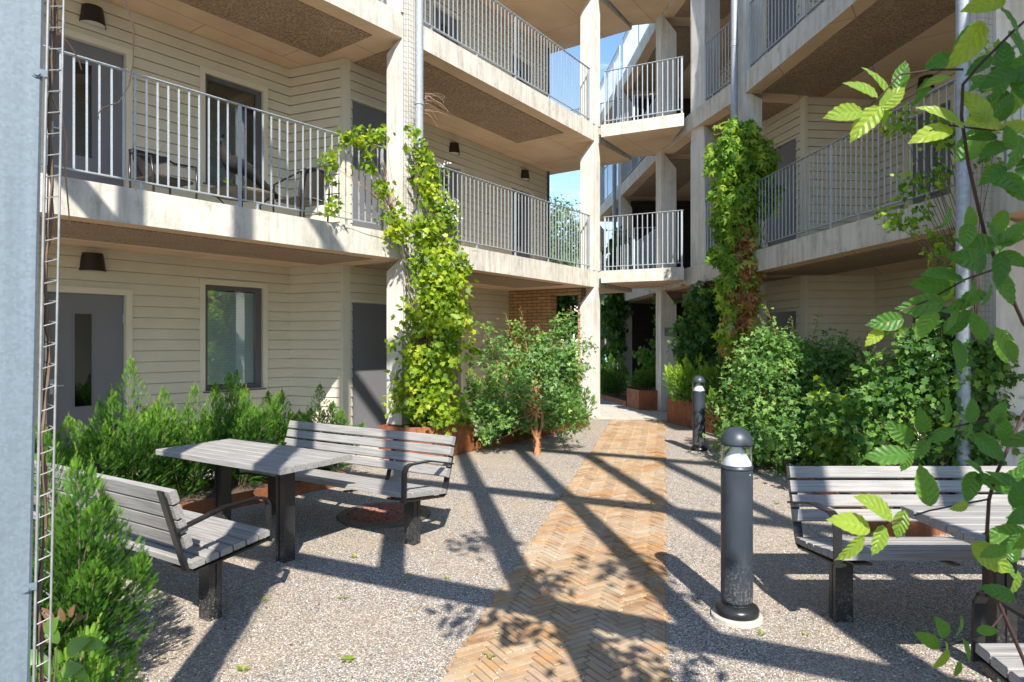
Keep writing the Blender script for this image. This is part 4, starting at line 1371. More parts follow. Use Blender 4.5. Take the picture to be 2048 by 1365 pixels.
# manhole
t = thing('drain_cover', 'round iron drain cover filled with rusty chips, under the far left bench', 'drain cover', (-1.17, 5.97, 0))
mb = MB(); mb.lathe([(0.42, 0.0), (0.42, 0.018), (0.34, 0.02), (0.335, 0.006)], 48, -1.17, 5.97); build('rim', mb, M['castiron'], t)
mb = MB()
for i in range(420):
    a = R.uniform(0, 6.283); r = 0.33 * math.sqrt(R.random()); s = R.uniform(.008, .016)
    mb.obox((-1.17 + r * math.cos(a), 5.97 + r * math.sin(a), 0.012), Vector((s, R.uniform(-.5, .5) * s, 0)), Vector((R.uniform(-.5, .5) * s, s, .3 * s)), Vector((0, 0, s * .6)))
mb.lathe([(0.0, 0.009), (0.335, 0.009)], 40, -1.17, 5.97)
build('chips', mb, M['rustgrit'], t)

# ------------------------------------------------------------ sign on the passage column
SY = 14.95 - 0.18 + 0.004
t = thing('entrance_sign', 'small grey plate lettered ENTRÉ on the passage column under the footbridge', 'sign', (3.60, 14.74, 1.81))
mb = MB(); mb.box(3.455, 3.74, 14.735, 14.750, 1.715, 1.905); build('plate', mb, M['sign'], t, bevel=0.003)
fc = bpy.data.curves.new('lettering', 'FONT'); fc.body = 'ENTR\u00c9'; fc.size = 0.088; fc.align_x = 'CENTER'; fc.extrude = 0.002
fc.materials.append(M['signtext'])
f0 = bpy.data.objects.new('lettering_curve', fc); COL.objects.link(f0)
bpy.context.view_layer.update()
fm = bpy.data.meshes.new_from_object(f0.evaluated_get(bpy.context.evaluated_depsgraph_get()))
bpy.data.objects.remove(f0); bpy.data.curves.remove(fc)
fo = bpy.data.objects.new('lettering', fm); COL.objects.link(fo); fo.parent = t
fo.location = (-0.003, -0.008, -0.015); fo.rotation_euler = (math.radians(90), 0, 0)

# ------------------------------------------------------------ things on the first gallery
def wicker_chair(label, x, y, rz):
    t = thing('wicker_chair', label, 'chair', (x, y, 3.1), rz, 'dark wicker chairs on the gallery')
    mb = MB()
    for s in (-1, 1):
        mb.tube([(s * .26, .24, 0), (s * .27, .25, .40), (s * .28, .22, .62), (s * .28, .05, .66), (s * .27, -.2, .72), (s * .23, -.30, .78)], 0.013, 8)
        mb.tube([(s * .24, -.24, 0), (s * .25, -.26, .45), (s * .22, -.31, .78)], 0.013, 8)
    mb.tube([(-.23, -.30, .78), (-.12, -.34, .81), (.12, -.34, .81), (.23, -.30, .78)], 0.013, 8)
    build('frame', mb, M['black'], t, True, True)
    mb = MB(); mb.box(-.24, .24, -.24, .24, .40, .435); build('seat', mb, M['rattan'], t, True, bevel=0.01)
    mb = MB(); k = 10; vs = []; fs = []
    for j in range(6):
        for i in range(k + 1):
            a = (i / k - .5) * 2
            vs.append((a * .235, -.345 + .09 * a * a + .07 * (1 - j / 5), .44 + .36 * j / 5))
    for j in range(5):
        for i in range(k):
            q = j * (k + 1) + i; fs.append((q, q + 1, q + k + 2, q + k + 1))
    mb.add(vs, fs)
    o = build('backrest', mb, M['rattan'], t, True); sm = o.modifiers.new('thick', 'SOLIDIFY'); sm.thickness = 0.012
    return t
pc = FA.xy(1.55, 1.25); wicker_chair('dark wicker chair on the first gallery below the wall, left of the bird figure', pc.x, pc.y, math.radians(-120))
pc = FA.xy(3.25, 0.95); wicker_chair('dark wicker chair on the first gallery, right of the bird figure', pc.x, pc.y, math.radians(60))
pt = FA.xy(2.55, 1.25)
t = thing('side_table', 'small round table with a patterned top under the dark bird figure', 'table', (pt.x, pt.y, 3.1))
mb = MB(); mb.lathe([(0, .42), (.40, .42), (.405, .44), (.40, .46), (0, .46)], 32); build('tabletop', mb, M['striped'], t, True)
mb = MB()
for i in range(4):
    a = i * math.pi / 2 + .4
    mb.tube([(.30 * math.cos(a), .30 * math.sin(a), 0), (.22 * math.cos(a), .22 * math.sin(a), .3), (.34 * math.cos(a), .34 * math.sin(a), .42)], .011, 6)
    build('leg', mb, M['black'], t, True); mb = MB()
t = thing('bird_figure', 'dark metal figure of a long tailed crested bird standing on the round gallery table', 'sculpture', (pt.x, pt.y, 3.56), math.atan2(-FA.u.y, -FA.u.x))
t.scale = (1.12, 1.12, 1.12)
mb = MB()
mb.tube([(-.47, 0, .02), (-.36, 0, .08), (-.22, 0, .18), (-.08, 0, .28), (.05, 0, .31), (.14, 0, .32), (.20, 0, .38), (.22, 0, .46), (.225, 0, .52), (.25, 0, .555), (.285, 0, .55), (.33, 0, .535)],
        [.035, .045, .055, .085, .105, .10, .07, .045, .035, .038, .022, .003], 12)
build('body', mb, M['bronze'], t, True, True)
mb = MB()
for dy in (-.035, .035): mb.tube([(.03, dy, .24), (.0, dy, .12), (.03, dy, .004)], .014, 6); mb.tube([(-.02, dy, .006), (.09, dy, .006)], .01, 6)
build('legs', mb, M['bronze'], t, True)
mb = MB()
for a in (-.3, 0, .3): mb.tube([(.24, 0, .57), (.225 + a * .04, a * .03, .63)], [.008, .004], 5)
build('crest', mb, M['bronze'], t, True)
mb = MB(); FA.box(mb, 2.86, 3.2, 2.2, 2.5, 3.83, 3.9)

# ------------------------------------------------------------ steel trellis frame the camera looks out of (behind and beside it)
def fl_(x): return 1.067 - 0.49 * x       # line of the frame on the ground
fu = Vector((1, -0.49)).normalized(); fang = math.atan2(fu.y, fu.x)
def frame_pt(k):
    X0 = -1.0 + 0.868 * k
    # meets the line x = X0 - 0.157 y
    x = (X0 - 0.157 * 1.067) / (1 - 0.157 * 0.49)
    return Vector((x, fl_(x)))
t = thing('steel_frame', 'tall galvanised steel frame whose post fills the left edge of the picture', 'steel frame', (*frame_pt(0), 0))
fn = Vector((-fu.y, fu.x))
def fpost(k, z0, z1, w=0.15, lean=0.0):
    P = frame_pt(k)
    if k == 2 and z0 < 1: P = P + fu * 0.2
    mb = MB(); f = F(P, d=fu)
    h = w / 2; tt = 0.014
    # H section: flanges face the courtyard and the camera
    for n0 in (-h, h - tt):
        ps = [f.pt(a, b, z) for z in (z0, z1) for a, b in ((-h, n0), (h, n0), (h, n0 + tt), (-h, n0 + tt))]
        ps = [(x + lean * (z - 1.6), y, z) for x, y, z in ps]
        mb.box8(ps)
    ps = [f.pt(a, b, z) for z in (z0, z1) for a, b in ((-tt / 2, -h + tt + .0005), (tt / 2, -h + tt + .0005), (tt / 2, h - tt - .0005), (-tt / 2, h - tt - .0005))]
    mb.box8([(x + lean * (z - 1.6), y, z) for x, y, z in ps])
    return build('post', mb, M['post'], t)
fpost(0, 3.16, 9.3)
fpost(2, 0.0, 3.05); fpost(2, 3.16, 9.3); fpost(4, 0.0, 9.3)
for k in (-3, -2, -1, 1, 3, 5, 6): fpost(k, 3.16, 9.3, 0.14)
fpost(-4, 0, 9.3)
P0 = frame_pt(-4); ff = F(P0, d=fu); Lf = (frame_pt(6) - P0).length
for z in (3.05, 6.15, 9.25):
    mb = MB(); ff.box(mb, -0.1, Lf + 0.1, -0.078, 0.078, z, z + 0.16); build('beam', mb, M['post'], t)
def brace(k0, z0, k1, z1, w=0.05):
    a = frame_pt(k0); b = frame_pt(k1)
    mb = MB(); mb.tube([(a.x, a.y, z0), (b.x, b.y, z1)], w, 8); build('brace', mb, M['post'], t)
brace(-4, 3.2, -2, 6.15); brace(-2, 3.2, -4, 6.15); brace(-2, 3.2, 0, 6.15); 
# the near corner post: a square hollow section turned about 36 degrees, leaning very slightly
PD = 1.62
pe = Vector((-950 * PD / 1300, PD))              # its right hand edge at eye height
ray = pe.normalized(); pf = Vector((-ray.y, ray.x)) # along the face, away to the left
LEAN = 0.0213
def pp_(a, b, z):     # a along the face from the right edge, b in depth
    q = pe + pf * a + ray * b
    return (q.x + LEAN * (z - 1.6), q.y, z)
mb = MB()
c = 0.006
prof = [(0.0, c), (c, 0.0), (0.15 - c, 0.0), (0.15, c), (0.15, 0.13), (0.0, 0.13)]
m_ = len(prof); vs = [pp_(a, b, z) for z in (0.0, 3.04) for a, b in prof]
mb.add(vs, [(i, m_ + i, m_ + (i + 1) % m_, (i + 1) % m_) for i in range(m_)] + [tuple(range(m_)), tuple(range(2 * m_ - 1, m_ - 1, -1))])
build('post', mb, M['post'], t)
for z in (2.265, 0.985):
    mb = MB()
    def cyl(a, r, b0, b1):
        vs = []; k = 10
        for b in (b0, b1):
            for i in range(k):
                th = 6.2832 * i / k; vs.append(pp_(a + r * math.cos(th), b, z + r * math.sin(th)))
        mb.add(vs, [(i, (i + 1) % k, k + (i + 1) % k, k + i) for i in range(k)] + [tuple(range(k)), tuple(range(2 * k - 1, k - 1, -1))])
    cyl(0.012, 0.0115, -0.0005, -0.003); cyl(0.012, 0.007, -0.003, -0.007)
    mb.box8([pp_(a, b, zz) for zz in (z - .006, z + .012) for a, b in ((-0.010, -.002), (0.012, -.002), (0.012, 0.001), (-0.010, 0.001))])
    build('clamp', mb, M['post'], t)
# ladder shaped wire trellis
tw = thing('wire_trellis', 'narrow ladder shaped wire trellis fixed beside the left steel post', 'trellis', (-1.16, 1.62, 0))
def lp(a, b, z): return pp_(a, b, z)
for a, b, r in ((-0.008, 0.004, 0.0034), (-0.016, 0.075, 0.0018), (-0.040, 0.010, 0.0030)):
    mb = MB(); mb.tube([lp(a, b, 0.1), lp(a, b, 3.6)], r, 7, False)
    build('wire', mb, M['wire'], tw, smooth=True)
z = 0.62
while z < 3.0:
    mb = MB(); mb.tube([lp(-0.009, 0.006, z), lp(-0.040, 0.008, z + 0.011), lp(-0.016, 0.076, z + 0.016)], 0.0017, 5, False); z += 0.0535
    build('rung', mb, M['wire'], tw)
# dry climber stem winding through the ladder
ts = thing('climber_stem', 'brown leafless climber stem twisting up inside the left ladder trellis', 'climber stem', (-1.2, 1.64, 0))
mb = MB(); path = []
for i in range(120):
    z = 0.02 + i * 0.036
    path.append(lp(-0.020 + 0.005 * math.sin(i * .55) + R.gauss(0, .0012), 0.045 + 0.012 * math.cos(i * .43), z))
mb.tube(path, [0.0048 + 0.0016 * math.sin(i * 1.7) for i in range(120)], 6)
build('main_stem', mb, M['bark'], ts)
def px(x, y, d):   # a point seen at (x, y) of the 2048 px photograph, d metres in front
    return Vector(((x - 1024) * d / 1300, d, 1.6 + (683 - y) * d / 1300))
for pth in ([(95, 40, 1.75), (115, 62, 1.8), (140, 90, 1.85), (158, 122, 1.9), (163, 140, 1.9)],
            [(92, 168, 1.7), (108, 205, 1.72), (124, 235, 1.75), (133, 290, 1.75), (130, 340, 1.76), (134, 380, 1.77), (138, 430, 1.78), (140, 455, 1.78)],
            [(232, -40, 2.4), (255, 15, 2.4), (268, 60, 2.4), (266, 130, 2.4), (258, 172, 2.4), (238, 205, 2.4), (205, 216, 2.4), (196, 230, 2.4), (198, 240, 2.4)]):
    pp = [px(*q) for q in pth]
    mb = MB(); mb.tube(pp, [0.0028 - 0.0012 * i / len(pp) for i in range(len(pp))], 5)
    build('tendril', mb, M['drytwig'], ts)

# ------------------------------------------------------------ beyond the passage
def house(label, x0, x1, y, z1, depth=6, mat='render', roof=None):
    t = thing('background_house', label, 'house', ((x0 + x1) / 2, y, 0))
    mb = MB(); mb.box(x0, x1, y, y + depth, 0, z1); build('wall', mb, M[mat], t)
    if roof:
        mb = MB(); xm = (x0 + x1) / 2
        mb.add([(x0 - .4, y - .4, z1 - .1), (x1 + .4, y - .4, z1 - .1), (x1 + .4, y + depth, z1 - .1), (x0 - .4, y + depth, z1 - .1), (xm, y - .4, z1 + roof), (xm, y + depth, z1 + roof)],
               [(0, 1, 4), (3, 5, 2), (0, 4, 5, 3), (1, 2, 5, 4), (0, 3, 2, 1)])
        build('roof', mb, M['roofdark'], t)
    return t
h = house('white house with turquoise balcony glass seen through the passage', 3.2, 10.5, 34, 4.6)
for i in range(6):
    for z in (0.6, 3.4):
        x = 3.6 + i * 1.1
        mb = MB(); mb.box(x, x + .7, 33.93, 33.99, z + .5, z + 1.9); o = build('window', mb, M['winframe'], h)
        mb = MB(); mb.box(x + .05, x + .32, 33.90, 33.925, z + .55, z + 1.85); mb.box(x + .38, x + .65, 33.90, 33.925, z + .55, z + 1.85); build('pane', mb, M['glass'], o)
for z in (0.3, 3.1):
    mb = MB(); mb.box(3.4, 10.2, 33.0, 33.98, z - .12, z); build('balcony_slab', mb, M['render'], h)
    mb = MB(); mb.box(3.4, 10.2, 32.96, 32.99, z, z + .95); build('balcony_glass', mb, M['turq'], h)
h = house('dark roofed house with a sloping gable behind the footbridge', 4.5, 16, 46, 5.2, 8, 'render', 4.4)

# ------------------------------------------------------------ plants
def plant(name, label, cat, x, y, z=0.0, group=None):
    return thing(name, label, cat, (x, y, z), group=group)

# yews: many arching side branches set with feathery shoots
YM = {}
def yew_mesh(key, h, rad, n_main, sec, per, shoot, tmpl, sun_tint):
    """n_main pointed spires, each clothed in short feathery shoots (sec * per of them)"""
    if key in YM: return YM[key]
    rng = random.Random(key)
    P = []; A = []; N = []; S = []; T = []; mb = MB()
    for i in range(n_main):
        th = 6.283 * (i * 0.381966) + rng.uniform(-.5, .5); r = rad * 0.82 * math.sqrt((i + .3) / n_main)
        hh = h * (1 - 0.45 * (r / rad) ** 1.3) * rng.uniform(.72, 1.1)
        lean = 1.1 + .25 * rng.random()
        if i % 4 == 3: lean *= 1.35; hh *= .88
        tip = Vector((r * lean * math.cos(th), r * lean * math.sin(th), hh)) + Vector((rng.gauss(0, .03), rng.gauss(0, .03), 0))
        b = Vector((r * .35 * math.cos(th), r * .35 * math.sin(th), 0.0)); c = Vector((r * math.cos(th), r * math.sin(th), hh * .5))
        q = lambda k: b * (1 - k) ** 2 + c * 2 * k * (1 - k) + tip * k * k
        dq = lambda k: ((c - b) * (1 - k) + (tip - c) * k).normalized()
        mb.tube([q(j / 6) for j in range(7)], [0.006 - .0008 * j for j in range(7)], 4, False)
        n = sec * per; wr = rng.uniform(.17, .23) * (rad / .42)
        for j in range(n):
            k = 0.06 + 0.94 * ((j + rng.random()) / n) ** 0.85
            a = j * 2.39996 + rng.gauss(0, .3)
            d = dq(k); e1 = d.orthogonal().normalized(); e2 = d.cross(e1)
            out = e1 * math.cos(a) + e2 * math.sin(a)
            env = wr * min(1, (1 - k) * 2.1) ** .8 * min(1, .55 + k * 1.5)
            rr = env * rng.random() ** .45
            p = q(k) + out * rr + Vector((0, 0, rr * .35))
            ax = (out * (1.0 - .55 * k) + d * (.55 + .8 * k) + Vector((0, 0, .25))).normalized()
            P.append(p); A.append(ax); N.append(d + out * -.3 + Vector((rng.gauss(0, .5), rng.gauss(0, .5), rng.gauss(0, .3))))
            S.append(shoot * rng.uniform(.6, 1.15) * (1 - .45 * k)); T.append(0.10 + .32 * k * k + .35 * (rr / max(env, .01)) ** 2 * (.6 + .4 * k) + rng.gauss(0, .10) + sun_tint)
        for j in range(26):      # the bare-stemmed leader with short needles all round
            k = 1 + .0 * j; f_ = j / 26
            a = j * 2.4; d = dq(1); e1 = d.orthogonal().normalized(); e2 = d.cross(e1)
            out = e1 * math.cos(a) + e2 * math.sin(a)
            P.append(tip - d * .10 + d * .17 * f_); A.append((out * (1 - .5 * f_) + d * (.7 + .6 * f_)).normalized()); N.append(d); S.append(shoot * (.42 - .22 * f_)); T.append(.72 + .2 * f_ + sun_tint)
        mb.tube([tip - dq(1) * .1, tip + dq(1) * .07], [.002, .001], 3, False)
    o = leaves('foliage', M['yew'], tmpl, [tuple(p) for p in P], [tuple(a) for a in A], [tuple(a) for a in N], S, T)
    fm_ = o.data; bpy.data.objects.remove(o)
    so = build('stem', mb, M['bark']); sm_ = so.data; bpy.data.objects.remove(so)
    YM[key] = (fm_, sm_)
    return YM[key]
def yew(label, x, y, h, rad, key, n_main=14, sec=22, per=17, shoot=0.064, tmpl=None, z=0.1, sun_tint=0.0, rz=None, hs=1.0, group='yew shrubs'):
    fm_, sm_ = yew_mesh(key, h, rad, n_main, sec, per, shoot, tmpl or T_YEW, sun_tint)
    t = thing('yew_shrub', label, 'shrub', (x, y, z), R.uniform(0, 6.28) if rz is None else rz, group)
    t.scale = (1, 1, hs)
    for nm, me in (('foliage', fm_), ('stem', sm_)):
        o = bpy.data.objects.new(nm, me); COL.objects.link(o); o.parent = t
    return t
yl = ['leftmost feathery yew of the row behind the left bench', 'yew below the ground floor door, second from the left in the row', 'yew third from the left in the row, below the narrow glazed door',
      'tall pointed yew in the middle of the row, below the lamp wall', 'yew with long shoots left of the blind covered window', 'yew directly below the blind covered window',
      'yew behind the left table, right of the window', 'rightmost yew of the row, beside the grey store door']
yh = [1.26, 1.12, 1.0, 1.32, 1.14, 1.30, 1.12, 1.0]
for i in range(8):
    p = FA.xy(-1.0 + i * 0.50, -0.50 + R.uniform(-.08, .05))
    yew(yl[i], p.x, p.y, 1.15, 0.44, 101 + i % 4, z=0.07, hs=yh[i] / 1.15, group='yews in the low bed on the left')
yew('big dark yew in the lower left foreground, in front of the bench back', -2.08, 2.98, 1.16, 0.40, 31, 16, 30, 18, 0.068, T_YEWN, 0.0, sun_tint=-.1, rz=0.5)
yew('small low yew at the very bottom left, beside the ladder trellis', -1.72, 2.35, 0.55, 0.33, 32, 9, 12, 9, 0.085, T_YEWN, 0.0)
yew('yew tinted sunlit yellow green in the tall planter under the lime vine', -1.05, 9.0, 0.5, 0.42, 41, 10, 10, 10, 0.10, z=0.38, sun_tint=.4)
yew('bright yew between the lime vine and the maple', -0.42, 10.2, 1.15, 0.42, 42, 9, 12, 11, 0.10, z=0.08, sun_tint=.35)
yew('yew in the low bed at the foot of the central column', 1.15, 12.25, 1.0, 0.42, 43, 9, 11, 11, 0.10, z=0.06)
yew('low dark yew in the bed behind the maple trunk, nearest the tall planter', 0.02, 10.45, 1.15, 0.44, 103, z=0.05, hs=.62)
yew('low dark yew in the bed behind the maple, middle of three', 0.45, 11.05, 1.15, 0.44, 104, z=0.05, hs=.6)
yew('low dark yew in the bed behind the maple, nearest the central column', 0.85, 11.7, 1.15, 0.44, 101, z=0.05, hs=.55)
yew('yellow green yew in the orange planter behind the far bollard', 3.28, 11.95, 0.95, 0.45, 44, 11, 12, 11, 0.11, z=0.42, sun_tint=.35)
yew('dark yew at the right end of the orange planter, under the red creeper', 3.72, 11.2, 0.95, 0.42, 43, z=0.42)
yew('pale tipped yew right of the orange planter, beside the big shrub', 3.35, 9.7, 1.0, 0.45, 43, z=0.08, hs=.95)
yew('dark yew in the shaded planter under the footbridge', 3.22, 15.6, 1.0, 0.38, 43, z=0.40, hs=.75)
yew('dark yew beyond the footbridge, left of the passage planter', 2.75, 17.6, 1.15, 0.44, 102, z=0.08, hs=1.1)
yew('dark yew between the passage planter and the distant column', 2.55, 18.8, 1.15, 0.44, 103, z=0.08, hs=1.0)
yew('dim yew at the far end of the passage beds', 2.45, 20.8, 1.15, 0.44, 104, z=0.3, hs=1.1)

# lime green vine on the left column
t = plant('climbing_vine', 'lime green leafy vine climbing the left column and drainpipe', 'vine', -1.15, 8.95, group='climbing vines')
B = [(-1.12, 8.82, 0.85, 0.52, 0.28, 0.45), (-1.05, 8.8, 1.45, 0.55, 0.30, 0.5), (-0.98, 8.8, 2.05, 0.46, 0.26, 0.45), (-1.0, 8.84, 2.6, 0.42, 0.22, 0.36), (-1.12, 8.88, 3.1, 0.24, 0.15, 0.32),
     (-1.17, 8.95, 3.6, 0.13, 0.1, 0.35), (-1.22, 8.95, 4.05, 0.07, 0.07, 0.25), (-1.36, 8.9, 4.4, 0.04, 0.04, 0.2), (-1.55, 8.78, 3.15, 0.14, 0.1, 0.2)]
_, CL = foliage(t, B, 400, 13, 0.076, M['lime'], T_LOB, 0.066, 0.5, 0.45, 0.55, 0.45)
branches(t, (-1.2, 8.95, 0.4), CL[::7], M['bark'], 0.014, 0.003)
t2 = plant('climbing_vine', 'sprays of the lime vine hanging over the first gallery railing left of the column', 'vine', -1.9, 8.3, 3.1, 'climbing vines')
B = [(-1.78, 8.55, 4.30, 0.20, 0.12, 0.10), (-2.02, 8.25, 4.18, 0.20, 0.1, 0.12), (-1.85, 8.42, 3.95, 0.12, 0.08, 0.12), (-1.72, 8.6, 3.62, 0.10, 0.08, 0.18), (-2.2, 8.1, 3.3, 0.08, 0.06, 0.12), (-1.62, 8.72, 3.38, 0.12, 0.08, 0.16), (-2.25, 8.05, 3.85, 0.07, 0.05, .2)]
_, CL = foliage(t2, B, 62, 8, 0.072, M['lime'], T_LOB, 0.05, 0.5, 0.5, 0.45, 0.4)
branches(t2, (-1.58, 8.8, 3.2), CL[::3], M['drytwig'], 0.006, 0.002)
t3 = plant('climbing_vine', 'flowering clematis over the first gallery railing right of the left drainpipe', 'vine', -0.95, 9.7, 3.1, 'climbing vines')
def fb(u, z, ru, rz): 
    q = FB.xy(u, -0.03); return (q.x, q.y, z, ru * .6, ru * .8, rz)
B = [fb(.45, 4.25, .25, .10), fb(.75, 4.08, .22, .14), fb(.55, 3.75, .20, .22), fb(.9, 3.7, .2, .25), fb(1.0, 3.4, .22, .22), fb(1.1, 3.05, .16, .14), fb(.35, 3.95, .16, .2)]
_, CL = foliage(t3, B, 90, 8, 0.07, M['lime'], T_LOB, 0.05, 0.5, 0.5, 0.3, 0.4)
branches(t3, (-1.35, 9.05, 3.2), CL[::4], M['drytwig'], 0.006, 0.002)
C_, D_ = clusters([fb(.8, 4.25, .3, .12), fb(1.05, 3.6, .28, .4)], 16)
Pf = np.repeat(C_, 6, 0) + RN.normal(size=(96, 3)) * 0.045
leaves('flower', M['petal'], T_FLOWER, Pf, rvec(96), rvec(96) + np.array([0, -1, .3]), 0.018 + 0.01 * RN.random(96), RN.random(96), t3)
t4 = thing('dry_twigs', 'bare dry twigs hanging beside the drainpipe under the second gallery', 'twigs', (-1.1, 9.2, 5.0))
mb = MB()
for i in range(14):
    a = Vector((-1.22, 9.1, 4.98 + R.uniform(-.2, .12))); pts = [a]
    d = Vector((R.uniform(.4, 1), R.uniform(-.1, .5), R.uniform(-.2, .5)))
    for j in range(5): 
        a = a + d * 0.075; d = d * .92 + Vector((R.gauss(0, .25), R.gauss(0, .2), -.22 + R.gauss(0, .15))); pts.append(a)
    mb.tube(pts, [.0035 - .0005 * j for j in range(6)], 4)
build('twig', mb, M['drytwig'], t4)

# paperbark maple
t = plant('maple_tree', 'small maple with peeling orange bark standing in the gravel before the corten edging', 'tree', 0.35, 9.12, group=None)
B = [(0.05, 9.25, 0.95, 0.62, 0.55, 0.45), (0.55, 9.3, 1.05, 0.55, 0.5, 0.45), (-0.22, 9.4, 1.45, 0.34, 0.3, 0.25), (0.62, 9.3, 1.5, 0.34, 0.35, 0.30), (0.1, 9.3, 1.72, .16, .15, .16), (0.75, 9.3, 1.85, .16, .15, .14), (-0.42, 9.3, 1.78, .1, .1, .1), (0.95, 9.3, 1.5, .2, .15, .14), (0.25, 9.25, 0.55, 0.72, 0.45, 0.28), (-0.25, 9.35, 0.42, 0.45, 0.35, 0.25), (0.75, 9.35, 0.5, 0.35, 0.3, 0.28), (0.28, 9.25, 1.35, 0.4, 0.4, 0.4), (0.78, 9.4, 1.15, 0.35, .3, .5), (-0.45, 9.3, 0.75, .3, .3, .38)]
_, CL = foliage(t, B, 600, 17, 0.070, M['maple'], T_TRI, 0.05, 0.7, 0.3, 0.5, 0.34)
tips = [(-0.10, 9.3, 2.02), (0.02, 9.3, 1.75), (0.12, 9.25, 2.10), (0.62, 9.3, 1.95), (0.85, 9.35, 2.10), (-0.42, 9.4, 1.85), (0.98, 9.4, 1.7), (0.38, 9.3, 1.85)]
mb = MB()
mb.tube([(0.35, 9.12, 0), (0.36, 9.13, 0.18), (0.33, 9.15, 0.42), (0.36, 9.18, 0.72), (0.30, 9.22, 1.1)], [0.050, 0.030, 0.025, 0.019, 0.012], 12)
mb.tube([(0.36, 9.13, 0.22), (0.43, 9.14, 0.42), (0.42, 9.18, 0.7), (0.55, 9.25, 1.2)], [0.022, 0.019, 0.015, 0.008], 10)
mb.tube([(0.35, 9.12, 0.2), (0.24, 9.16, 0.45), (0.05, 9.25, 0.9)], [0.02, 0.014, 0.008], 8)
for i in range(34):
    a = R.uniform(0, 6.28); z = R.uniform(.02, .4)
    rr = 0.05 - .02 * z; mb.tube([(0.352 + rr * math.cos(a), 9.12 + rr * math.sin(a), z), (0.352 + (rr + .018) * math.cos(a + .3), 9.12 + (rr + .018) * math.sin(a + .3), z + R.uniform(-.02, .04))], [.006, .001], 4)
build('trunk', mb, M['orangebark'], t)
branches(t, (0.34, 9.16, 0.6), CL[::9], M['orangebark'], 0.011, 0.002)
P = []; A = []
mb = MB()
for tp in tips:
    tp = Vector(tp); b = Vector((tp.x * .7 + .1, 9.3, tp.z - .6)); mb.tube([b, b.lerp(tp, .5) + Vector((.02, 0, 0)), tp], [.005, .004, .0015], 4)
    for j in range(22):
        k = j / 22; p = b.lerp(tp, .3 + .7 * k); P.append(tuple(p + Vector((R.gauss(0, .015), R.gauss(0, .015), 0)))); A.append((R.gauss(0, 1), R.gauss(0, 1), .6))
build('twigs', mb, M['orangebark'], t)
leaves('young_foliage', M['redtip'], T_TRI, P, A, RN.normal(size=(len(P), 3)) + np.array([0, -.4, .8]), 0.03 + 0.025 * RN.random(len(P)), RN.random(len(P)), t)

# creeper on the right column: green above, turning red below
t = plant('climbing_creeper', 'five leaved creeper on the right column, green above and turning red and orange below', 'vine', 3.9, 11.1, group='climbing vines')
B = [(3.78, 11.0, 5.05, 0.30, .2, .32), (3.72, 10.98, 4.6, 0.42, .25, .4), (3.78, 10.95, 4.1, 0.46, .25, .4), (3.78, 10.98, 3.6, 0.34, .22, .35), (3.62, 11.0, 3.2, 0.20, .18, .4), (4.12, 11.0, 4.6, 0.32, .2, .45), (3.72, 11.0, 2.7, .18, .15, .3), (4.25, 11.0, 4.0, 0.2, .15, .25)]
_, CL = foliage(t, B, 330, 11, 0.12, M['creeper'], T_PALM, 0.065, 0.25, 1.1, 0.5, 0.38)
B = [(3.92, 10.92, 3.35, .20, .12, .3), (3.92, 10.92, 2.85, .24, .14, .3), (3.90, 10.95, 2.35, .26, .15, .3), (3.84, 10.97, 1.85, .25, .15, .32), (3.78, 11.0, 1.45, .2, .12, .22)]
foliage(t, B, 120, 11, 0.115, M['autumn'], T_PALM, 0.06, 0.25, 1.1, 0.5, 0.55, name='autumn_foliage')
B = [(3.66, 10.98, 2.35, .14, .1, .4), (3.72, 10.98, 1.7, .22, .12, .35)]
foliage(t, B, 30, 10, 0.11, M['creeper'], T_PALM, 0.06, 0.25, 1.1, 0.8, 0.3, name='lower_foliage')
branches(t, (3.82, 11.05, 0.1), CL[::6], M['bark'], 0.016, 0.004)

# dark vine at the footbridge column
t = plant('climbing_vine', 'dark green vine on the footbridge column left of the red creeper', 'vine', 3.5, 12.7, 0.4, 'climbing vines')
B = [(3.75, 12.6, 2.35, .38, .25, .35), (3.72, 12.5, 1.85, .40, .3, .4), (3.5, 12.5, 1.45, .38, .25, .25), (3.85, 12.45, 1.1, .45, .3, .4), (3.35, 12.6, 1.85, .16, .12, .25)]
_, CL = foliage(t, B, 230, 10, 0.115, M['dark'], T_PALM, 0.08, 0.3, .9, 0.42, 0.35)
branches(t, (3.7, 12.6, 0.4), CL[::8], M['bark'], 0.014, 0.003)

# vine on far passage column, and at the passage planter
t = plant('climbing_vine', 'dark vine hanging on the distant passage column', 'vine', 3.0, 18.8, 0, 'climbing vines')
B = [(2.95, 18.9, 2.6, .38, .3, .5), (2.95, 18.9, 1.7, .3, .3, .7), (3.15, 19.0, 4.3, .3, .25, .55), (3.0, 18.9, 3.2, .2, .2, .5)]
foliage(t, B, 150, 10, 0.15, M['dark'], T_LOB, 0.1, 0.3, .7, 0.35, 0.35)
mb = MB(); mb.tube([(3.05, 19, 0), (3.0, 19, 1.5), (3.05, 19, 3), (3.1, 19, 4.5)], .02, 6); build('stem', mb, M['bark'], t)
t = plant('climbing_vine', 'dark vine on the right side of the passage planter, behind the column', 'vine', 3.5, 15.6, 0.4, 'climbing vines')
B = [(3.5, 15.9, 1.2, .25, .2, .45), (3.52, 15.6, 2.2, .07, .1, .6), (3.1, 15.5, 1.3, .2, .15, .2)]
foliage(t, B, 60, 10, 0.09, M['dark'], T_LOB, 0.06, 0.3, .7, 0.6, 0.35)
mb = MB(); mb.tube([(3.5, 15.8, .4), (3.52, 15.7, 1.5), (3.5, 15.7, 2.7)], .012, 6); build('stem', mb, M['bark'], t)

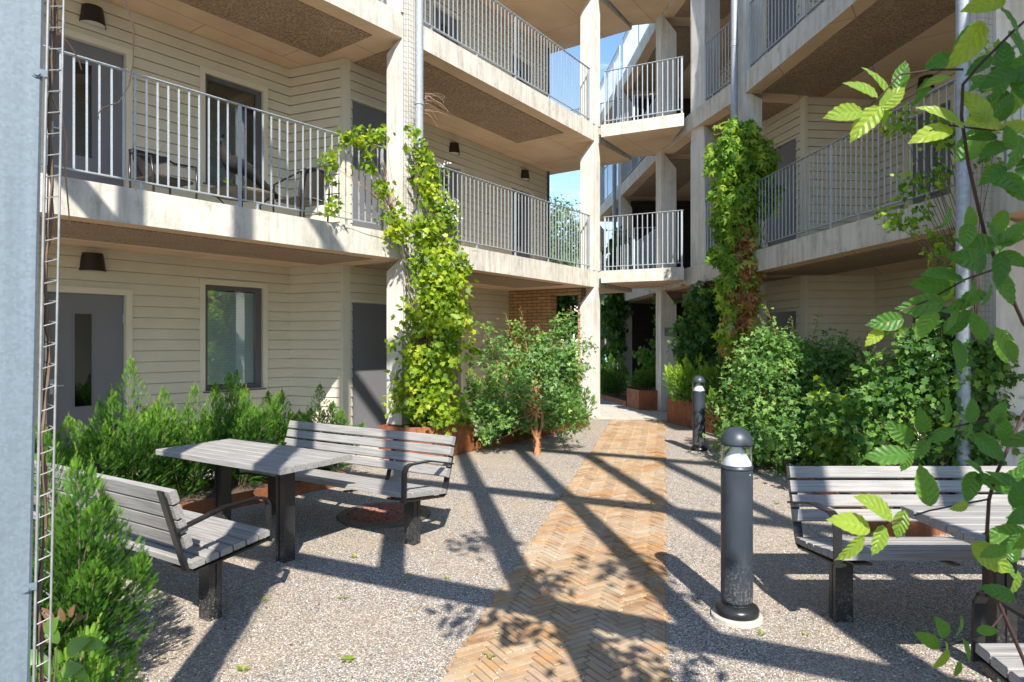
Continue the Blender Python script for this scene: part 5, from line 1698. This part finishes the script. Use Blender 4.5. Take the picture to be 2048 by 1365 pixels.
# big shrub on the right
t = plant('leafy_shrub', 'large light green leafy shrub right of the bollards, behind the right bench', 'shrub', 3.55, 8.6)
B = [(3.55, 8.5, 1.2, 0.75, 0.5, 0.5), (4.35, 8.6, 1.15, 0.7, 0.5, 0.55), (3.3, 8.5, 0.75, 0.62, 0.5, 0.55), (3.95, 8.5, 0.85, 0.75, 0.55, 0.65), (3.45, 8.6, 1.35, 0.52, 0.45, 0.35), (4.2, 8.6, 1.35, 0.45, 0.4, 0.30), (3.2, 8.4, 0.4, 0.5, 0.45, 0.35), (4.3, 8.3, 0.6, 0.5, 0.45, 0.5), (3.75, 8.1, 0.6, .6, .4, .5), (3.28, 8.6, 1.6, .2, .2, .22)]
_, CL = foliage(t, B + [(2.95, 8.1, .35, .4, .35, .3), (3.4, 7.75, .35, .55, .35, .3), (4.0, 7.7, .4, .5, .35, .35)], 1350, 13, 0.082, M['shrub'], T_TRI, 0.06, 0.7, 0.3, 0.52, 0.36)
branches(t, (3.6, 8.55, 0.05), CL[::6], M['orangebark'], 0.018, 0.003)
P = []; A = []; mb = MB()
for tp in [(3.35, 8.6, 2.08), (3.28, 8.6, 1.92), (4.05, 8.6, 1.98), (3.7, 8.6, 1.92), (4.45, 8.7, 1.75)]:
    tp = Vector(tp); b = Vector((tp.x * .6 + 1.5, 8.6, tp.z - .5)); mb.tube([b, b.lerp(tp, .5) + Vector((.02, 0, 0)), tp], [.006, .004, .0015], 4)
    for j in range(20):
        p = b.lerp(tp, .35 + .65 * j / 20); P.append(tuple(p + Vector((R.gauss(0, .02), R.gauss(0, .02), 0)))); A.append((R.gauss(0, 1), R.gauss(0, 1), .6))
build('twigs', mb, M['orangebark'], t)
leaves('young_foliage', M['shrub'], T_TRI, P, A, RN.normal(size=(len(P), 3)) + np.array([0, -.4, .8]), 0.04 + 0.03 * RN.random(len(P)), 0.6 + 0.4 * RN.random(len(P)), t)

# clematis mass at the right column
t = plant('climbing_vine', 'dark leafy clematis mass with tiny white flowers at the foot of the right drainpipe', 'vine', 4.0, 6.3, 0, 'climbing vines')
B = [(3.95, 6.35, 1.05, .65, .35, .55), (3.5, 6.5, .75, .5, .35, .45), (4.3, 6.2, .8, .5, .35, .7), (4.05, 6.3, 1.55, .38, .25, .28), (4.4, 6.1, 1.4, .3, .2, .3)]
_, CL = foliage(t, B, 700, 12, 0.065, M['dark'], T_LOB, 0.055, 0.5, 0.5, 0.55, 0.36)
branches(t, (4.1, 6.2, 0.05), CL[::8], M['bark'], 0.012, 0.003)
C_, D_ = clusters([(3.8, 6.05, 1.1, .55, .12, .45)], 14)
Pf = np.repeat(C_, 7, 0) + RN.normal(size=(98, 3)) * 0.035
leaves('flower', M['petal'], T_FLOWER, Pf[:40], rvec(40), rvec(40) + np.array([0, -1, .3]), 0.008 + 0.004 * RN.random(40), RN.random(40), t)
t = plant('climbing_vine', 'thin vine sprays on the first gallery edge beside the thick drainpipe', 'vine', 4.2, 6.6, 2.6, 'climbing vines')
B = [(4.15, 6.55, 3.2, .18, .3, .14), (4.05, 6.7, 2.85, .2, .25, .16), (4.2, 6.4, 2.55, .14, .2, .22), (4.2, 6.3, 3.6, .1, .2, .2), (4.3, 5.95, 3.4, .12, .1, .4), (4.12, 6.9, 3.9, .12, .3, .12), (4.32, 5.9, 4.1, .1, .1, .3), (4.2, 6.2, 2.2, .1, .15, .2)]
_, CL = foliage(t, B, 95, 9, 0.06, M['creeper'], T_LOB, 0.05, 0.6, 0.4, 0.55, 0.35)
branches(t, (4.25, 5.95, 1.6), CL[::4], M['bark'], 0.007, 0.002)
t = plant('climbing_vine', 'yellow green vine tips on the gravel bed right of the big shrub', 'vine', 3.6, 7.3, 0, 'climbing vines')
B = [(3.55, 7.3, .95, .22, .15, .12), (3.85, 7.3, .85, .25, .15, .2), (3.7, 7.2, .5, .3, .2, .3)]
_, CL = foliage(t, B, 60, 9, 0.085, M['lime'], T_LOB, 0.06, 0.6, 0.4, 0.4, 0.4)
branches(t, (3.75, 7.35, 0.1), CL[::6], M['bark'], 0.007, 0.002)

# trees behind
def tree(label, x, y, h, r, seed, cl=260):
    t = plant('broadleaf_tree', label, 'tree', x, y, 0, 'trees beyond the courtyard')
    rr = random.Random(seed)
    B = [(x + rr.gauss(0, r * .35), y + rr.gauss(0, r * .35), h * rr.uniform(.45, .85), r * .5, r * .5, r * .42) for _ in range(7)] + [(x, y, h * .7, r * .7, r * .7, h * .28)]
    _, CL = foliage(t, B, cl, 14, 0.26, M['tree'], T_LEAF1, 0.28, 0.7, 0.3, 0.5, 0.4, name='crown')
    mb = MB(); mb.tube([(x, y, 0), (x + .1, y, h * .3), (x, y, h * .6), (x - .1, y, h * .85)], [.22, .17, .1, .04], 8); build('trunk', mb, M['bark'], t)
    branches(t, (x, y, h * .3), CL[::14], M['bark'], .07, .015, 'limb')

tree('broad tree in the sky gap left of the central column', 2.6, 38, 10.4, 2.6, 1, 330)
tree('slender tree seen just right of the left gallery end', 1.0, 33, 8.6, 1.5, 2, 260)
tree('low tree visible through the brick wall opening', 1.0, 22, 4.6, 1.5, 3, 360)
tree('tree between the passage and the white house', 4.4, 29, 4.4, 1.3, 4, 200)
tree('dark tree far behind the brick wall', -1.5, 30, 5.2, 2.4, 5, 260)

# small weeds and seedlings in the gravel
wc = [(650, 975), (708, 1118), (890, 1195), (895, 1160), (815, 1158), (775, 1160), (684, 1200), (530, 1205), (488, 1345), (695, 1325), (865, 1107), (1113, 1002), (1045, 1137), (1523, 1272), (1612, 1273), (1405, 1055), (1442, 985), (1300, 1012), (978, 1320), (1220, 1275), (1700, 1030), (1385, 908), (1150, 875), (1555, 1010), (1375, 985), (930, 930)]
proto = None
for i, (x, y) in enumerate(wc):
    d = 1.6 * 1300 / (y - 683)
    P0_ = ((x - 1024) * d / 1300, d, 0.006)
    if i % 9 == 0:
        t = thing('weed', 'tiny bright green weed sprouting from the gravel or path joints', 'weed', P0_, 0, 'weeds in the gravel')
        n = 9 + i % 4
        a = np.linspace(0, 6.28, n, endpoint=False) + RN.random(n)
        A = np.stack([np.cos(a), np.sin(a), 0.35 + 0.5 * RN.random(n)], 1)
        o = leaves('leaf', M['lime'], T_OV, np.tile(np.array(P0_), (n, 1)) + A * 0.008, A, np.stack([-np.cos(a) * .3, -np.sin(a) * .3, np.ones(n)], 1), 0.012 + 0.026 * RN.random(n), 0.2 + .6 * RN.random(n), t)
        protos = (protos + [t]) if i else [t]
    else:
        src = protos[i % len(protos)]
        t = src.copy(); COL.objects.link(t); t.location = P0_; t.rotation_euler = (0, 0, R.uniform(0, 6)); s_ = R.uniform(.5, 1.1); t.scale = (s_, s_, s_)
        for ch in list(src.children):
            c = ch.copy(); COL.objects.link(c); c.parent = t

# leaf litter under the maple, along the edgings and round the bench feet
n = 900
src = [(0.4, 9.3, .9, .7), (0.3, 10.0, 1.0, .5), (3.2, 7.6, .5, 1.2), (3.1, 9.5, .35, .8), (-1.9, 6.6, .6, .5), (-1.6, 3.5, .35, .5), (1.1, 4.5, 1.6, 2.2), (2.5, 4.3, .9, .35), (-0.3, 5.5, 1.5, 1.6), (0.2, 3.5, .8, .7)]
ix = RN.integers(0, len(src), n); sr = np.array(src)[ix]
P = np.stack([sr[:, 0] + RN.normal(size=n) * sr[:, 2], sr[:, 1] + RN.normal(size=n) * sr[:, 3], np.full(n, 0.012)], 1)
o = leaves('leaf_litter', M['litter'], T_LEAF1, P, rvec(n) * np.array([1, 1, .15]), rvec(n) * .35 + np.array([0, 0, 1.0]), 0.010 + 0.018 * RN.random(n) ** 2, RN.random(n))
tag(o, 'brown and yellowish leaf litter scattered over the gravel and path', 'leaf litter', kind='stuff')

# rusty fern and small plants under the near yew
t = plant('ground_plant', 'yellow green broad leaved plant with a rusty fern frond at the bottom left', 'plant', -1.5, 2.2, 0.0)
P = []; A = []; N = []; S = []
for (x, y, l, a) in [(130, 1305, 70, 30), (160, 1290, 60, 10), (115, 1290, 60, 100), (95, 1320, 60, 160), (145, 1325, 50, -40), (120, 1345, 60, 20), (100, 1270, 50, 60)]:
    p = px(x, y, 2.15); P.append(tuple(p)); A.append((math.cos(math.radians(a)), -.3, math.sin(math.radians(a)))); N.append((0, -1, .5)); S.append(l * 2.15 / 1300)
leaves('foliage', M['bigleaf'], T_OV, P, A, N, S, np.full(len(P), .7), t)
P = []; A = []; N = []; S = []
for (x, y, l, a) in [(100, 1275, 34, 110), (112, 1262, 36, 150), (108, 1240, 34, 130), (128, 1245, 32, 100), (138, 1236, 30, 60), (118, 1272, 30, 200), (150, 1240, 24, 20)]:
    p = px(x, y, 2.2); P.append(tuple(p)); A.append((math.cos(math.radians(a)), -.2, math.sin(math.radians(a)))); N.append((0, -1, .4)); S.append(l * 2.2 / 1300)
leaves('frond', M['litter'], T_OV, P, A, N, S, np.full(len(P), .1), t)
mb = MB()
mb.tube([px(100, 1500, 2.2), px(105, 1400, 2.2), px(115, 1290, 2.2), px(150, 1238, 2.2)], [.004, .003, .002, .001], 5); mb.tube([px(120, 1345, 2.15), px(140, 1318, 2.15), px(172, 1335, 2.15)], .0025, 5)
build('stem', mb, M['bark'], t)

# ------------------------------------------------------------ near climber on the right: branches with big leaves, a metre or so away
t = plant('wisteria_branch', 'near leafy climber with dark red stems and large bright leaves down the right edge', 'climber', 1.05, 1.25, 0)
mb = MB()
def st(pts, r0, r1):
    pp = [px(*q) for q in pts]; n = len(pp)
    mb.tube(pp, [r0 + (r1 - r0) * i / (n - 1) for i in range(n)], 7)
st([(2150, 1640, 1.3), (2048, 1322, 1.22), (2006, 1227, 1.18), (1982, 1172, 1.15), (1974, 1066, 1.12), (1978, 1000, 1.10), (1992, 950, 1.1), (2014, 902, 1.1), (2045, 832, 1.12), (2100, 740, 1.15)], 0.0036, 0.0024)
st([(2160, 760, 1.2), (2048, 650, 1.14), (1997, 535, 1.08), (1970, 470, 1.05), (1953, 400, 1.03), (1937, 330, 1.02), (1923, 234, 1.0), (1926, 170, 1.0), (1960, 130, 1.0), (2030, 60, 1.02), (2100, 0, 1.05)], 0.0032, 0.002)
st([(1975, 1000, 1.10), (1921, 1010, 1.07), (1860, 1022, 1.04), (1801, 1040, 1.02), (1755, 1052, 1.0)], 0.0018, 0.0012)
st([(2014, 832, 1.1), (1950, 845, 1.07), (1880, 862, 1.05), (1825, 890, 1.04)], 0.0018, 0.001)
st([(1998, 537, 1.08), (1930, 560, 1.05), (1860, 600, 1.03), (1800, 625, 1.02), (1765, 648, 1.0)], 0.0018, 0.001)
st([(2006, 1227, 1.18), (1975, 1268, 1.14), (1920, 1285, 1.1), (1885, 1297, 1.08)], 0.0018, 0.001)
st([(2060, 250, 1.02), (1985, 262, 1.0), (1900, 252, .98), (1860, 262, .97)], 0.0018, 0.001)
st([(1926, 140, 1.0), (1870, 140, 1.0), (1800, 150, 1.0), (1760, 195, 1.0), (1735, 215, 1.0)], 0.0018, 0.001)
build('stem', mb, M['redstem'], t, smooth=True)
LV = [  # x, y of the leaf middle, length px, heading deg, depth, tint (sunlit leaves painted bright, shaded ones dark), facing tilt
 (1688, 228, 84, 188, .99, .85), (1722, 178, 76, 145, .99, .8), (1756, 165, 92, 122, 1.0, .75), (1731, 247, 92, 228, .99, .85), (1786, 196, 70, 40, 1.0, .85), (1803, 152, 74, 80, 1.01, .35), (1768, 228, 54, 275, 1.0, .7),
 (1842, 186, 70, 250, 1.02, .3), (1880, 125, 92, 205, 1.03, .3), (1868, 165, 66, 195, 1.02, .85),
 (1935, 92, 118, 233, 1.0, .9), (1968, 10, 86, 190, .98, .95), (2022, 45, 100, 300, 1.0, .35), (2008, 112, 84, 80, 1.02, .25), (1968, 165, 74, 205, 1.02, .3), (2000, 170, 80, 255, 1.03, .25),
 (1884, 232, 104, 150, .98, .85), (1862, 270, 92, 195, .97, .85), (1950, 212, 96, 120, .98, .85), (1968, 246, 105, 182, .98, 1.0), (2028, 256, 70, 175, .99, 1.0), (2010, 215, 78, 60, 1.02, .2), (1990, 300, 92, 205, 1.03, .25), (2030, 310, 90, 250, 1.03, .3), (2036, 170, 80, 110, 1.03, .3), (1985, 350, 82, 215, 1.04, .25), (2030, 375, 84, 300, 1.05, .3),
 (1952, 488, 96, 168, 1.05, .3), (1935, 520, 106, 172, 1.05, .3), (1888, 552, 108, 170, 1.04, .32), (1864, 572, 112, 175, 1.04, .28), (1842, 612, 106, 188, 1.03, .32), (1772, 645, 88, 188, 1.01, .35), (1748, 676, 52, 220, 1.0, .9), (1852, 652, 84, 232, 1.02, .55), (1902, 642, 66, 255, 1.03, .3), (1942, 600, 84, 212, 1.04, .3), (2010, 578, 92, 300, 1.07, .35), (1975, 590, 64, 240, 1.06, .25), (2020, 478, 90, 20, 1.06, .3), (2030, 520, 70, 330, 1.06, .3), (1915, 610, 60, 200, 1.03, .4),
 (1800, 866, 88, 152, 1.03, .3), (1773, 912, 92, 186, 1.03, .35), (1845, 842, 68, 112, 1.03, .3), (1894, 824, 66, 92, 1.05, .3), (1944, 822, 60, 82, 1.06, .3), (1836, 900, 66, 222, 1.03, .3), (1880, 872, 64, 205, 1.05, .3), (1937, 862, 56, 250, 1.06, .3), (1998, 826, 60, 70, 1.09, .3), (1812, 925, 52, 255, 1.03, .4),
 (1851, 971, 96, 97, 1.03, .5), (1751, 1014, 100, 148, 1.0, .8), (1700, 1048, 96, 165, 1.0, .85), (1702, 1098, 80, 222, 1.0, .85), (1757, 1082, 68, 245, 1.01, .8), (1801, 1050, 62, 255, 1.02, .8), (1919, 1014, 44, 195, 1.06, .9),
 (1942, 974, 80, 240, 1.1, .3), (1984, 970, 88, 335, 1.1, .3), (2025, 960, 80, 65, 1.1, .3), (2010, 1068, 92, 185, 1.12, .35), (1984, 1118, 100, 322, 1.1, .85), (2028, 1172, 66, 262, 1.13, .7), (2028, 1100, 60, 80, 1.13, .3), (2040, 1030, 60, 120, 1.13, .3), (1950, 935, 60, 140, 1.1, .3),
 (1856, 1281, 66, 152, 1.08, .4), (1884, 1256, 64, 122, 1.08, .35), (1920, 1254, 58, 86, 1.1, .35), (1976, 1262, 46, 8, 1.12, .4), (1882, 1321, 54, 235, 1.08, .85), (1934, 1304, 58, 282, 1.1, .3), (1893, 1297, 26, 270, 1.08, 1.0), (1915, 1340, 40, 250, 1.1, .5)]
for (n_, x0_, x1_, y0_, y1_) in ((26, 1925, 2075, 20, 420), (20, 1890, 2070, 430, 720), (8, 1900, 2060, 830, 1000), (8, 1985, 2070, 1000, 1240)):
    for _i in range(n_):
        LV.append((R.uniform(x0_, x1_), R.uniform(y0_, y1_), R.uniform(52, 92), R.choice([160, 200, 230, 260, 300, 340, 60, 100]) + R.uniform(-20, 20), R.uniform(1.0, 1.2), min(.9, max(.05, R.gauss(.32, .16)))))
P = []; A = []; N = []; S = []; T = []
for (x, y, l, a, d, tt) in LV:
    th = math.radians(a); ax = Vector((math.cos(th), R.uniform(-.35, .25), math.sin(th))).normalized()
    c = px(x, y, d + R.uniform(-.02, .02)); Lm = l * (0.98 if tt > .6 else 0.88) * d / 1300
    P.append(tuple(c - ax * Lm * .5)); A.append(tuple(ax))
    N.append((R.uniform(-.9, .9) - .2 * math.sin(th), -1.0, R.uniform(-.2, 1.2))); S.append(Lm); T.append(tt + R.uniform(-.06, .06))
leaves('foliage', M['nearleaf'], T_SER, P, A, N, S, T, t, (SER_U, SER_V))

# climber on the frame behind the camera: its leaves dapple the path
t = plant('frame_climber', 'leafy climber on the steel frame beside the camera, throwing dappled shade on the path', 'climber', 0.8, 0.7, 0)
pk = frame_pt(2) + fu * 0.2
B = [(pk.x - .05, pk.y + .02, 2.80, .34, .12, .14), (pk.x - .45, pk.y + .2, 2.92, .35, .12, .10), (pk.x + .35, pk.y - .2, 2.7, .3, .12, .25),
     (pk.x - .1, pk.y + .05, 3.6, .28, .12, .25), (pk.x - .3, pk.y + .15, 4.3, .22, .10, .2), (pk.x + .75, pk.y - .4, 4.2, .35, .15, .4)]
_, CL = foliage(t, B, 80, 7, 0.10, M['bigleaf'], T_OV, 0.07, 0.5, 0.6, 0.35, 0.3)
mb = MB()
mb.tube([(pk.x + .11, pk.y - .02, z + .0) for z in (0, .8)] + [(pk.x + .10, pk.y - .03, 1.7), (pk.x + .05, pk.y - .04, 2.6), (pk.x, pk.y, 3.3), (pk.x - .1, pk.y, 4.2)], [.012, .011, .009, .007, .005, .003], 7)
build('stem', mb, M['redstem'], t)
